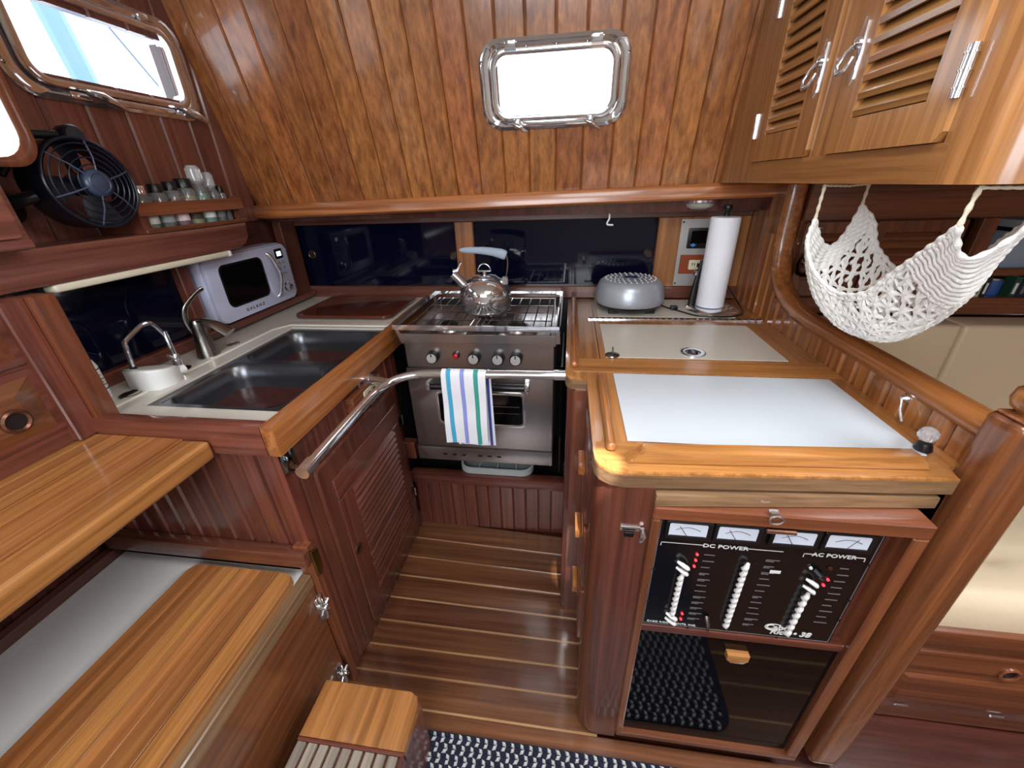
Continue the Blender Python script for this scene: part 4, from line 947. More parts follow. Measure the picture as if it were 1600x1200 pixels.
# fiddles
def fiddle(lb, x0, x1, y0, y1, z1, along):
    M = Matrix()
    q = obj('fiddle', MB().box(x0, x1, y0, y1, 0.939, z1, 0.0085, 3), wood(along, 'teak', 0.15), smooth=50); tag(q, lb, 'fiddle rail', 'raised wooden fiddles on the icebox worktop')
fiddle('slim rounded fiddle strip on the left edge beside the large white lid', 0.080, 0.100, 0.635, 0.955, 0.957, 'y')
fiddle('slim rounded fiddle strip on the worktop edge nearest the cooker', 0.012, 0.032, 1.015, 1.72, 0.957, 'y')
q = obj('fiddle', MB(Matrix.Translation((0.115, 0.616, 0)) @ Matrix.Rotation(math.radians(3.2), 4, 'Z') @ Matrix.Translation((-0.115, 0, 0)) @ fr('front', (0, 0, 0))).prism([(0.115, 0.939), (0.122, 0.950), (0.134, 0.954), (0.142, 0.962), (0.150, 0.965), (0.605, 0.965), (0.616, 0.955), (0.624, 0.939)], -0.014, 0.014, 0.006, 2), wood('x', 'gold', 0.15), smooth=50)
tag(q, 'tall moulded fiddle with shaped left end along the front of the worktop', 'fiddle rail', 'raised wooden fiddles on the icebox worktop')
# recessed ring pull
t = thing('ring_pull', 'round chrome recessed lift ring in the cream lid', 'pull', (0.365, 1.141, 0.9412))
obj('bezel', MB().ring(circ(0.365, 1.141, 0.036, 28), circ(0.365, 1.141, 0.022, 28), 0.9412, 0.9440, 0.001), CHROME, t)
obj('cup', MB().prism(circ(0.365, 1.141, 0.022, 24), 0.9413, 0.942), STEEL, t)
obj('ring', MB().tube([(p[0], p[1], 0.9445) for p in circ(0.365, 1.141, 0.013, 20)], 0.0022, 6, closed=True).box(0.361, 0.369, 1.125, 1.157, 0.942, 0.946), NICKEL, t)
t = thing('lid_latch', 'small chrome turn latch at the left front corner of the cream lid', 'latch', (0.133, 1.11, 0.9412))
obj('base', MB().lathe([(0.021, 0.9412), (0.020, 0.944), (0.008, 0.946), (0, 0.946)], (0.133, 1.11, 0), 20), NICKEL, t)
obj('turn_key', MB().box(0.131, 0.135, 1.103, 1.117, 0.945, 0.966, 0.0015), NICKEL, t)
t = thing('glass_stopper', 'cut-glass ball knob on a dark base at the front right corner of the worktop', 'stopper', (0.652, 0.700, 0.94))
obj('base', MB().lathe([(0.012, 0.9415), (0.014, 0.945), (0.010, 0.957), (0, 0.958)], (0.650, 0.690, 0), 14), BLACK, t, smooth=50)
obj('ball', MB().lathe([(0, 0.955)]+[(0.015*math.sin(PI*i/8), 0.970-0.015*math.cos(PI*i/8)) for i in range(1, 8)]+[(0, 0.985)], (0.655, 0.698, 0), 10), simple('cut_glass', (240, 245, 250), 0.02, trans=0.8), t, smooth=0)
t = thing('cabin_hook', 'small chrome hook and eye screwed to the board partition by the front lid', 'hook', (0.688, 0.79, 0.97))
obj('eye', MB().lathe([(0.010, 0.0), (0.009, 0.004), (0.004, 0.012), (0, 0.012)], (0, 0, 0), 14, 'x') if False else MB(fr('right', (0.690, 0.81, 0.985))).lathe([(0.010, 0), (0.009, 0.004), (0.004, 0.012), (0, 0.013)], (0, 0, 0), 14), CHROME, t)
obj('hook_rod', MB().tube([(0.680, 0.81, 0.985), (0.674, 0.795, 0.965), (0.672, 0.778, 0.948)], 0.0028, 8), CHROME, t)

# ---- newel post
t = thing('newel_post', 'thick varnished red-brown newel post with turned round knob', 'post', (0.70, 0.615, 0))
obj('shaft', MB().box(0.668, 0.744, 0.584, 0.650, 0.0, 1.058, 0.022, 4), wood('z', 'mahog', 0.15), t, smooth=60)
obj('cap_block', MB().box(0.672, 0.730, 0.592, 0.638, 1.057, 1.062, 0.002), wood('x', 'teak', 0.15), t)
obj('turned_knob', MB(Matrix.Translation((0.706, 0.617, -0.014))).lathe([(0.022, 1.075), (0.022, 1.079), (0.030, 1.085), (0.034, 1.098), (0.031, 1.112), (0.021, 1.120), (0.020, 1.126), (0.028, 1.134), (0.036, 1.156), (0.032, 1.182), (0.018, 1.196), (0, 1.198)], (0, 0, 0), 32), wood('z', 'teak', 0.12), t, smooth=60)

# ---- electrical panel door
yF = 0.579
t = thing('electrical_cabinet', 'framed front with the black breaker panel above a smoked glass door', 'cabinet', (0.39, 0.59, 0.05))
FP = fr('front', (0, yF, 0))
fm = MB(FP)
obj('outer_frame', MB(FP).box(0.166, 0.618, 0.842, 0.872, -0.035, 0.012, 0.003), wood('x', 'mahog', 0.18), t)
obj('outer_frame', MB(FP).box(0.166, 0.618, 0.048, 0.066, -0.035, 0.012, 0.003), wood('x', 'mahog', 0.18), t)
obj('outer_frame', MB(FP).box(0.166, 0.182, 0.066, 0.842, -0.035, 0.012, 0.003), wood('z', 'mahog', 0.18), t)
obj('outer_frame', MB(FP).box(0.592, 0.618, 0.066, 0.842, -0.035, 0.012, 0.003), wood('z', 'mahog', 0.18), t)
obj('inner_stile', MB(FP).box(0.562, 0.592, 0.500, 0.842, -0.035, -0.024), wood('z', 'dark', 0.2), t)
obj('divider', MB(FP).box(0.182, 0.592, 0.500, 0.522, -0.035, 0.002, 0.002), wood('x', 'red', 0.2), t)
obj('back_board', MB(FP).box(0.170, 0.615, 0.05, 0.86, -0.040, -0.036), TANK, t, smooth=0)
gd = obj('glass_door', MB(FP).box(0.183, 0.590, 0.068, 0.498, -0.012, -0.002, 0.001), TINT, t, smooth=0)
obj('door_pull', MB(FP).prism([(0.372, 0.462), (0.418, 0.462), (0.418, 0.444), (0.408, 0.434), (0.382, 0.434), (0.372, 0.444)], -0.002, 0.012, 0.003), wood('x', 'board', 0.2), gd)
# breaker panel
PM = fr('front', (0, yF-0.0, 0))
bp = thing('breaker_panel', 'black yacht breaker panel with white toggles, four meters and red lights', 'switch panel', (0.37, 0.583, 0.522))
obj('face_plate', MB(PM).box(0.183, 0.561, 0.523, 0.841, -0.012, -0.001), PBLACK, bp, smooth=0)
obj('border_line', MB(PM).ring(rr(0.1855, 0.5255, 0.5585, 0.8385, 0.0, 1), rr(0.1868, 0.5268, 0.5572, 0.8372, 0.0, 1), -0.001, -0.0003), FAINT, bp, smooth=0)
for k, x0 in enumerate((0.200, 0.286, 0.382, 0.469)):
    mt = obj('meter', MB(PM).box(x0-0.006, x0+0.078, 0.790, 0.836, -0.001, 0.006, 0.002), BLACK, bp)
    obj('meter_face', MB(PM).prism(rr(x0, 0.800, x0+0.067, 0.832, 0.003, 2), 0.006, 0.0066), METER, mt)
    q = MB(PM); q.tube([(x0+0.012+0.043*i/8, 0.817+0.007*math.sin(PI*i/8), 0.0068) for i in range(9)], 0.0006, 4)
    nx = -0.016 if k < 3 else 0.014
    q.tube([(x0+0.034, 0.801, 0.0068), (x0+0.034+nx, 0.826, 0.0068)], 0.0006, 4)
    q.box(x0+0.001, x0+0.066, 0.800, 0.8035, 0.0062, 0.007)
    obj('needle_and_scale', q, DINK, mt)
obj('front_pull', MB(PM).tube([(0.360, 0.838, 0.014), (0.408, 0.838, 0.014)], 0.004, 8), COPPER, bp)
text('lettering', 'DC POWER', 0.0125, PM @ Matrix.Translation((0.309, 0.7705, -0.0006)), INK, bp, sx=1.25, bold=0.0002)
text('lettering', 'AC POWER', 0.0125, PM @ Matrix.Translation((0.496, 0.7705, -0.0006)), INK, bp, sx=1.15, bold=0.0002)
for (a, b, e0, e1) in ((0.192, 0.270, 1, 0), (0.348, 0.410, 0, 0), (0.445, 0.462, 1, 0), (0.529, 0.548, 0, 1)):
    q = MB(PM).box(a, b, 0.7742, 0.7754, -0.001, -0.0003)
    if e0: q.box(a, a+0.0012, 0.766, 0.7754, -0.001, -0.0003)
    if e1: q.box(b-0.0012, b, 0.766, 0.7754, -0.001, -0.0003)
    obj('printed_bracket', q, INK, bp, smooth=0)
def toggle(x, z, on):
    q = MB(PM)
    s = 1 if on else -0.45
    if on: q.tube([(x-0.012, z+0.008, 0.004), (x-0.004, z+0.007, 0.010), (x+0.006, z-0.001, 0.010), (x+0.010, z-0.007, 0.006)], [0.003, 0.0048, 0.0052, 0.0042], 8, flat=(1, 0.8))
    else: q.tube([(x+0.004, z+0.008, 0.004), (x, z+0.003, 0.009), (x-0.002, z-0.004, 0.009), (x-0.003, z-0.008, 0.004)], [0.0035, 0.0055, 0.0062, 0.0045], 8, flat=(0.9, 0.8))
    return obj('toggle', q, WPLAST, bp, smooth=60)
def col(x0, z0, x1, z1, n, ons):
    for k in range(n):
        u = k/(n-1); toggle(x0+(x1-x0)*u, z0+(z1-z0)*u, k in ons)
col(0.240, 0.722, 0.240, 0.549, 12, (0, 1, 10, 11))
col(0.351, 0.735, 0.351, 0.560, 12, ())
col(0.475, 0.706, 0.472, 0.556, 9, (0, 1))
for x, z in ((0.262, 0.750), (0.262, 0.734), (0.262, 0.717), (0.262, 0.570), (0.262, 0.552), (0.503, 0.713), (0.5, 0.697)):
    obj('indicator_light', MB(PM).lathe([(0.0026, -0.001), (0.0026, 0.002), (0.0015, 0.003), (0, 0.003)], (x, z, 0), 10), LEDR, bp)
ll = MB(PM)
for k in range(12):
    z = 0.749-k*0.0176
    for x0 in (0.275, 0.386):
        L = 0.016+0.010*random.random(); ll.box(x0, x0+L, z, z+0.0018, -0.001, -0.0005)
        if random.random() < 0.5: ll.box(x0, x0+L*0.6, z-0.0035, z-0.0020, -0.001, -0.0005)
    if k < 10: ll.box(0.515, 0.515+0.014+0.012*random.random(), z-0.006, z-0.004, -0.001, -0.0005)
obj('small_print', ll, FAINT, bp, smooth=0, kind='stuff')
q = obj('white_tag', MB(PM).box(0.400, 0.419, 0.716, 0.7235, -0.001, -0.0003), INK, bp, smooth=0)
obj('selector_switch', MB(PM).tube([(0.470, 0.738, 0.002), (0.478, 0.732, 0.009), (0.490, 0.722, 0.006)], [0.005, 0.006, 0.005], 8), BLACK, bp)
obj('selector_lamp', MB(PM).lathe([(0.003, 0), (0.003, 0.003), (0, 0.003)], (0.465, 0.741, 0), 10), WPLAST, bp)
obj('selector_lamp', MB(PM).lathe([(0.004, 0), (0.004, 0.003), (0, 0.003)], (0.497, 0.744, 0), 10), COPPER, bp)
obj('main_toggle', MB(PM).tube([(0.312, 0.570, 0), (0.313, 0.560, 0.012), (0.313, 0.545, 0.016)], [0.005, 0.004, 0.003], 8), NICKEL, bp)
text('lettering', 'CABO RICO YACHTS, INC.', 0.0072, PM @ Matrix.Translation((0.245, 0.5305, -0.0006)), INK, bp, sx=1.2)
text('logo', 'Cabo', 0.021, PM @ Matrix.Translation((0.455, 0.549, -0.0006)), INK, bp, sx=1.0, bold=0.0006)
text('logo', 'Rico \u2022 38', 0.020, PM @ Matrix.Translation((0.482, 0.5345, -0.0006)), INK, bp, sx=1.05, bold=0.0006, font_shear=0.2)
q = MB(PM); q.tube([(0.447+0.017*math.cos(a)*1.0, 0.556+0.010*math.sin(a), -0.0004) for a in [0.9+4.4*i/14 for i in range(15)]], 0.0010, 4); obj('logo', q, INK, bp)
for x, z in ((0.188, 0.70), (0.188, 0.60), (0.28, 0.524), (0.46, 0.524), (0.556, 0.76), (0.556, 0.66), (0.556, 0.60), (0.37, 0.7395)):
    obj('screw', MB(PM).lathe([(0.0028, -0.001), (0.0028, 0.001), (0, 0.0015)], (x, z, 0), 8), BLACK, bp)
t = thing('ring_latch', 'small chrome ring hanging over the top of the electrical frame', 'latch', (0.37, 0.567, 0.862))
obj('plate', MB(FP).box(0.358, 0.374, 0.872, 0.880, 0.002, 0.012, 0.002), CHROME, t)
obj('ring', MB(FP).tube([(0.366+0.011*math.cos(a), 0.870+0.009*math.sin(a), 0.020) for a in [2*PI*i/18 for i in range(18)]], 0.0018, 6, closed=True), CHROME, t)
t = thing('column_lock', 'chrome slide lock on the rounded corner column beside the meters', 'lock', (0.135, 0.575, 0.80))
LK = fr('front', (0, 0.5795, 0))
obj('plate', MB(LK).box(0.112, 0.150, 0.800, 0.812, -0.004, 0.004, 0.001), CHROME, t)
obj('slot', MB(LK).box(0.116, 0.140, 0.804, 0.807, 0.004, 0.005), BLACK, t)
obj('badge', MB(LK).box(0.121, 0.139, 0.784, 0.796, -0.002, 0.004, 0.001), BLACK, t)
obj('thumb_turn', MB(LK).tube([(0.152, 0.812, 0.006), (0.155, 0.797, 0.010), (0.152, 0.778, 0.006)], [0.004, 0.006, 0.004], 8), CHROME, t, smooth=50)

# ================================================================== THINGS ON THE REAR WORKTOP
t = thing('dome_appliance', 'silver domed round appliance with white-dotted lid and dark base on three feet', 'appliance', (0.235, 1.61, 0.9412))
A_ = Matrix.Translation((0.236, 1.61, 0.9412))
obj('dome', MB(A_).lathe([(0.128, 0.028), (0.133, 0.036), (0.132, 0.055), (0.126, 0.085), (0.117, 0.106), (0.105, 0.116), (0.085, 0.120), (0, 0.121)], n=44), SILVER, t, smooth=50)
obj('base', MB(A_).lathe([(0.095, 0.012), (0.115, 0.014), (0.127, 0.024), (0.130, 0.030), (0.1, 0.030), (0, 0.030)], n=40), BLACK, t, smooth=50)
for a in (PI*1.28, PI*1.75, PI*0.5): obj('foot', MB(A_).box(0.102*math.cos(a)-0.018, 0.102*math.cos(a)+0.018, 0.102*math.sin(a)-0.012, 0.102*math.sin(a)+0.012, 0.0005, 0.024, 0.003), BLACK, t)
dots = MB(A_)
for ri, n in ((0.040, 10), (0.058, 16), (0.076, 22), (0.094, 28)):
    for k in range(n):
        a = 2*PI*k/n+ri*30
        if abs(ri*math.cos(a)) < 0.05 and ri < 0.05: pass
        zz = 0.1206 if ri < 0.08 else 0.1192
        dots.lathe([(0.0032, zz-0.001), (0.0030, zz+0.0012), (0, zz+0.0014)], (ri*math.cos(a), ri*math.sin(a), 0), 6)
obj('lid_dots', dots, DOTW, t, kind='stuff')
obj('display', MB(A_).prism(rr(-0.022, -0.014, 0.026, 0.016, 0.003, 2), 0.1205, 0.1225), simple('display_blue', (36, 44, 96), 0.2), t)
cord = MB(); cord.tube(smoothpath([(0.350, 1.64, 0.952), (0.385, 1.60, 0.946), (0.42, 1.56, 0.945), (0.47, 1.50, 0.945), (0.56, 1.485, 0.945), (0.62, 1.51, 0.945), (0.648, 1.56, 0.947), (0.655, 1.64, 0.96), (0.62, 1.70, 1.02), (0.575, 1.76, 1.09), (0.56, 1.768, 1.115)], 6), 0.0028, 8)
pc = thing('power_cord', 'thin black power cord looping around the paper towel stand to the outlet', 'cord', (0.52, 1.55, 0.942))
obj('cable', cord, BLACK, pc, smooth=60)
obj('plug', MB().box(0.395, 0.42, 1.575, 1.60, 0.943, 0.957, 0.004, 2), BLACK, pc)
t = thing('paper_towel_holder', 'chrome paper towel stand with black knob and arm holding a white roll', 'holder', (0.545, 1.59, 0.9412))
H_ = Matrix.Translation((0.545, 1.585, 0.9412))
obj('base', MB(H_).lathe([(0.094, 0.0003), (0.095, 0.006), (0.088, 0.014), (0.075, 0.017), (0, 0.018)], n=40), CHROME, t, smooth=50)
obj('rod', MB(H_).tube([(-0.012, -0.005, 0.017), (-0.012, -0.005, 0.355)], 0.005, 10), CHROME, t)
obj('top_knob', MB(H_).lathe([(0.010, 0.336), (0.009, 0.352), (0.014, 0.358), (0.015, 0.366), (0.012, 0.371), (0, 0.372)], (-0.012, -0.005, 0), 18), BLACK, t, smooth=50)
obj('tension_arm', MB(H_).tube([(-0.074, 0.01, 0.016), (-0.070, 0.01, 0.10), (-0.062, 0.008, 0.185)], [0.014, 0.010, 0.006], 10, flat=(1, 0.6)), BLACK, t, smooth=60)
obj('tension_knob', MB(H_).lathe([(0, -0.01), (0.01, -0.004), (0.01, 0.004), (0, 0.01)], (-0.080, 0.0, 0.14), 12, 'x'), CHROME, t)
pr = obj('paper_roll', MB(Matrix.Translation((0.533, 1.58, 0.9412))).lathe([(0.012, 0.021), (0.047, 0.021), (0.0485, 0.024), (0.0485, 0.330), (0.046, 0.333), (0.012, 0.333)], n=36), PAPER, smooth=50)
tag(pr, 'tall white roll of quilted paper towels on the chrome stand', 'paper towel')
# wall plate with inverter display and outlet
t = thing('switch_plate', 'brushed metal wall plate with a black display and a brown outlet cover', 'plate', (0.53, 1.76, 0.99))
WP = fr('front', (0, 1.762, 0))
obj('plate', MB(WP).box(0.432, 0.645, 0.994, 1.255, 0.0, 0.003, 0.001), simple('plate_alu', (196, 194, 192), 0.35, 0.6), t)
dp = obj('display_unit', MB(WP).prism(rr(0.462, 1.145, 0.60, 1.222, 0.005, 2), 0.003, 0.009, 0.001), BLACK, t)
obj('display_glass', MB(WP).box(0.475, 0.585, 1.165, 1.212, 0.009, 0.0098), TINT, dp)
obj('logo', MB(WP).prism([(0.474, 1.158), (0.486, 1.165), (0.498, 1.158), (0.486, 1.151)], 0.009, 0.0098), simple('logo_blue', (60, 130, 200), 0.4), dp)
oc = obj('outlet_cover', MB(WP).box(0.446, 0.62, 1.045, 1.120, 0.003, 0.006, 0.001), simple('brown_cover', (140, 66, 36), 0.35), t)
obj('outlet', MB(WP).prism(rr(0.482, 1.062, 0.560, 1.100, 0.004, 2), 0.006, 0.009), CREAMP, oc)
obj('socket_slots', MB(WP).box(0.494, 0.497, 1.078, 1.090, 0.009, 0.0096).box(0.503, 0.506, 1.078, 1.088, 0.009, 0.0096).box(0.514, 0.522, 1.072, 1.088, 0.009, 0.010), BLACK, oc)
obj('reset_button', MB(WP).box(0.526, 0.534, 1.072, 1.088, 0.009, 0.011), RED, oc)
for x, z in ((0.440, 1.244), (0.440, 1.006)): obj('screw', MB(WP).lathe([(0.004, 0.003), (0.004, 0.0045), (0, 0.005)], (x, z, 0), 10), DINK, t)
# ceiling puck lamp & hook under ledge
t = thing('puck_lamp', 'clear domed puck lamp under the ledge above the paper towels', 'lamp', (0.455, 1.66, 1.29))
obj('bezel', MB().lathe([(0.062, 1.3275), (0.062, 1.320), (0.056, 1.316), (0, 1.316)], (0.455, 1.655, 0), 28), CHROME, t, smooth=50)
obj('lens', MB().lathe([(0.054, 1.3165), (0.050, 1.306), (0.036, 1.298), (0.016, 1.294), (0, 1.2935)], (0.455, 1.655, 0), 28), simple('frosted_lens', (214, 212, 206), 0.15, trans=0.5), t, smooth=60)
t = thing('cup_hook', 'white hook hanging from the ledge in front of the dark back panel', 'hook', (0.142, 1.66, 1.24))
obj('hook', MB().tube(smoothpath([(0.142, 1.66, 1.325), (0.141, 1.658, 1.30), (0.143, 1.657, 1.272), (0.136, 1.655, 1.258), (0.138, 1.652, 1.250), (0.158, 1.648, 1.249)], 4), 0.0036, 8), WPLAST, t, smooth=60)
obj('plate', MB().lathe([(0.007, 1.3255), (0.007, 1.321), (0, 1.321)], (0.142, 1.66, 0), 12), WPLAST, t)
# tiny coloured bulbs under the ledge at the left
for k, (x, m) in enumerate(((-1.13, WPLAST), (-1.06, simple('led_green', (70, 190, 120), 0.3, emit=0.5)), (-0.965, LEDG), (-0.86, simple('led_blue', (70, 110, 220), 0.3, emit=0.5)))):
    pass

# ================================================================== UPPER RIGHT LOUVERED CABINET
XC = 0.49
t = thing('louvered_cabinet', 'golden teak wall cabinet with two louvered doors above the worktop', 'cabinet', (0.7, 1.1, 1.38))
CM = fr('right', (XC, 0, 0))
poly = [(0.505, 0.635), (0.530, 0.612), (0.565, 0.602), (2.3, 0.602), (2.3, 1.60), (0.505, 1.60)]
obj('carcass', MB().prism([(p[0]+0.016, p[1]+(0.014 if p[1] < 1.5 else 0)) for p in poly], 1.392, 2.0), wood('z', 'cabin'), t, smooth=0)
obj('bottom_board', MB().prism(poly, 1.381, 1.393), wood('y', 'cabin'), t)
# face frame
obj('face_stile', MB(CM).box(-1.578, -1.337, 1.381, 2.0, -0.015, 0.0, 0.002), wood('z', 'cabin'), t, smooth=0)
obj('face_stile', MB(CM).box(-1.036, -0.972, 1.431, 2.0, -0.015, 0.0), wood('z', 'cabin'), t, smooth=0)
obj('face_stile', MB(CM).box(-0.692, -0.6825, 1.431, 2.0, -0.015, 0.0), wood('z', 'cabin'), t, smooth=0)
obj('face_rail', MB(CM).box(-1.337, -0.6825, 1.381, 1.431, -0.015, 0.0), wood('y', 'cabin'), t, smooth=0)
cp = [(XC, 0.682), (XC, 0.645), (XC+0.008, 0.620), (XC+0.028, 0.605), (XC+0.06, 0.600), (XC+0.06, 0.615), (XC+0.034, 0.622), (XC+0.020, 0.635), (XC+0.015, 0.65), (XC+0.015, 0.682)]
obj('rounded_corner', MB().prism(cp, 1.381, 2.0), wood('z', 'cabin'), t, smooth=60)
obj('end_panel', MB().box(XC+0.06, 2.3, 0.601, 0.615, 1.381, 2.0), wood('z', 'pale'), t, smooth=0)
def ldoor(y0, y1, ly0, ly1, lz0, n, pitch, hinge_y, hz, lab):
    z0, z1 = 1.432, 2.0
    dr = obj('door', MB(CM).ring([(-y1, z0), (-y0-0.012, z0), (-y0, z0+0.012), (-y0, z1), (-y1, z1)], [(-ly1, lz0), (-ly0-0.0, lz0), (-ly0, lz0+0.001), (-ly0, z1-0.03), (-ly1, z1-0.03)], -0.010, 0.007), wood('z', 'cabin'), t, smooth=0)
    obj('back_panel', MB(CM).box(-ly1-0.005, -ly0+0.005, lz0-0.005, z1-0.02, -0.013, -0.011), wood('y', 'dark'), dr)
    s0 = None
    for k in range(n):
        if s0 is None: s0 = obj('slat', slat_mb(fr('right', (XC, 0, 0)), -ly1, -ly0, lz0+0.002, pitch, 0.013), wood('y', 'cabin'), dr, smooth=25)
        else: copy(s0, (0, 0, pitch*k))
    for z in hz:
        h = MB(CM); h.tube([(-hinge_y, z-0.028, 0.008), (-hinge_y, z+0.028, 0.008)], 0.0065, 10)
        for q in range(3): h.tube([(-hinge_y, z-0.018+q*0.018, 0.008), (-hinge_y, z-0.016+q*0.018, 0.008)], 0.0078, 10)
        obj('hinge', h, CHROME, dr, smooth=40)
    return dr
d1 = ldoor(1.043, 1.335, 1.105, 1.272, 1.490, 19, 0.0245, 1.337, (1.515, 1.765), 'left')
d2 = ldoor(0.692, 0.968, 0.742, 0.912, 1.484, 19, 0.0252, 0.692, (1.508, 1.80), 'right')
def latch(parent, yv, z):
    obj('latch_plate', MB(CM).prism([(-yv-0.008, z-0.040), (-yv, z-0.048), (-yv+0.008, z-0.040), (-yv+0.010, z), (-yv+0.008, z+0.040), (-yv, z+0.048), (-yv-0.008, z+0.040), (-yv-0.010, z)], 0.007, 0.010, 0.001), CHROME, parent)
    q = MB(CM); q.tube([(-yv-0.003, z+0.015, 0.012), (-yv-0.014, z+0.002, 0.020), (-yv-0.021, z-0.016, 0.026), (-yv-0.012, z-0.030, 0.028), (-yv+0.002, z-0.026, 0.024), (-yv+0.003, z-0.008, 0.016)], 0.0035, 8)
    q.lathe([(0.009, 0.009), (0.009, 0.015), (0.005, 0.018), (0, 0.018)], (-yv-0.001, z+0.012, 0), 14)
    obj('latch_ring', q, CHROME, parent, smooth=50)
latch(d1, 1.065, 1.585); latch(d2, 0.945, 1.585)

# ================================================================== SALOON BEYOND THE PARTITION
YS = 1.50
st = thing('saloon_lockers', 'row of red-brown louvered lockers above the settee, beyond the hammock', 'lockers', (1.3, 1.6, 0.96))
SM = fr('front', (0, YS, 0))
obj('carcass', MB().box(0.745, 1.20, 1.515, 1.80, 1.0, 1.38).box(1.29, 1.31, 1.515, 1.80, 1.0, 1.38), wood('x', 'mahog'), st, smooth=0)
obj('shelf_fiddle', MB(SM).box(0.745, 2.3, 0.958, 1.015, -0.30, 0.004, 0.003), wood('x', 'mahog'), st)
obj('head_rail', MB(SM).box(0.745, 2.3, 1.262, 1.38, -0.02, 0.003, 0.003), wood('x', 'mahog'), st)
obj('mid_rail', MB(SM).box(1.20, 2.3, 1.085, 1.11, -0.02, 0.003, 0.003), wood('x', 'mahog'), st)
obj('shelf', MB().box(1.31, 2.3, 1.515, 1.79, 1.086, 1.098), wood('x', 'mahog'), st)
obj('upright', MB(SM).box(1.255, 1.30, 1.0, 1.262, -0.03, 0.003, 0.002), wood('z', 'mahog'), st)
obj('back_board', MB().box(1.20, 2.3, 1.79, 1.80, 1.0, 1.38), wood('x', 'red'), st)
for (x0, x1, lx0, lx1) in ((0.755, 0.955, 0.775, 0.925), (0.962, 1.215, 0.992, 1.150)):
    dr = obj('door', MB(SM).ring(rr(x0, 1.022, x1, 1.258, 0.004, 1), rr(lx0, 1.075, lx1, 1.225, 0.002, 1), -0.012, 0.006), wood('z', 'mahog'), st, smooth=0)
    obj('back_panel', MB(SM).box(lx0-0.004, lx1+0.004, 1.07, 1.23, -0.013, -0.011), wood('y', 'red'), dr)
    s0 = None
    for k in range(6):
        if s0 is None: s0 = obj('slat', slat_mb(SM, lx0, lx1, 1.076, 0.0248, 0.012), wood('x', 'mahog'), dr, smooth=25)
        else: copy(s0, (0, 0, 0.0248*k))
obj('button_knob', MB(SM).lathe([(0.006, 0.003), (0.010, 0.010), (0.010, 0.018), (0.006, 0.022), (0, 0.022)], (1.185, 1.14, 0), 14), wood('x', 'mahog'), st, smooth=50)
# books and a blue tin on the shelves
bk = [(1.330, 0.020, 0.062, (196, 186, 160), 'cream'), (1.353, 0.016, 0.064, (28, 40, 40), 'dark green'), (1.435, 0.020, 0.064, (38, 72, 56), 'green'), (1.458, 0.022, 0.060, (34, 40, 60), 'navy'), (1.484, 0.024, 0.062, (90, 50, 40), 'brown'), (1.512, 0.02, 0.06, (60, 64, 70), 'grey')]
for i, (x, wd, h, c, nm) in enumerate(bk):
    t = thing('book', nm+' book on the lower saloon shelf, '+('left' if x < 1.4 else 'right')+' of the blue tin', 'book', (x+wd/2, 1.56, 1.015), 'books on the lower saloon shelf')
    m = simple('book_'+str(i), c, 0.5)
    obj('cover', MB().box(x, x+0.002, 1.512, 1.64, 1.0155, 1.0155+h).box(x+wd-0.002, x+wd, 1.512, 1.64, 1.0155, 1.0155+h).box(x, x+wd, 1.510, 1.513, 1.0155, 1.0155+h), m, t, smooth=0)
    obj('pages', MB().box(x+0.002, x+wd-0.002, 1.5135, 1.637, 1.0165, 1.0135+h), CREAMP, t, smooth=0)
    obj('spine_print', MB(fr('front', (0, 1.51, 0))).box(x+wd*0.3, x+wd*0.7, 1.025, 1.025+h*0.55, 0, 0.0006), INK if i in (1, 2) else FAINT, t, smooth=0)
t = thing('blue_tin', 'glossy blue round tin between the books on the lower shelf', 'tin', (1.401, 1.545, 1.015))
obj('body', MB().lathe([(0.026, 1.0155), (0.027, 1.018), (0.027, 1.068), (0, 1.068)], (1.401, 1.545, 0), 24), simple('tin_blue', (46, 84, 150), 0.18, coat=0.5), t, smooth=50)
obj('rim', MB().lathe([(0.028, 1.066), (0.028, 1.072), (0.024, 1.073), (0, 1.073)], (1.401, 1.545, 0), 24), NICKEL, t, smooth=50)
t = thing('storage_box', 'pale blue-grey box with dark lid edge on the upper saloon shelf', 'box', (1.47, 1.60, 1.11))
obj('body', MB().box(1.385, 1.60, 1.53, 1.70, 1.1005, 1.215, 0.006, 2), simple('box_blue_grey', (150, 164, 180), 0.5), t)
obj('lid', MB().box(1.38, 1.605, 1.525, 1.705, 1.215, 1.225, 0.003), BLACK, t)
obj('lid_top', MB().box(1.39, 1.60, 1.53, 1.70, 1.225, 1.25, 0.006, 2), simple('box_grey', (176, 180, 186), 0.5), t)
# gimbal lamp on the partition end
t = thing('gimbal_lamp', 'small polished gimbal oil lamp on the end of the tall partition', 'lamp', (0.79, 1.455, 1.10))
obj('wall_arm', MB().tube([(0.740, 1.535, 1.192), (0.785, 1.50, 1.19)], 0.008, 10).box(0.738, 0.746, 1.522, 1.548, 1.175, 1.21, 0.002), CHROME, t)
obj('reservoir', MB().lathe([(0, 1.092), (0.022, 1.094), (0.028, 1.104), (0.030, 1.13), (0.026, 1.15), (0.016, 1.162), (0.012, 1.165), (0, 1.165)], (0.782, 1.480, 0), 24), simple('dark_chrome', (96, 70, 62), 0.1, 1.0), t, smooth=60)
obj('chimney_cap', MB().lathe([(0.020, 1.165), (0.024, 1.180), (0.022, 1.205), (0.010, 1.215), (0.009, 1.238), (0.018, 1.243), (0.018, 1.246), (0, 1.247)], (0.782, 1.480, 0), 24), CHROME, t, smooth=50)
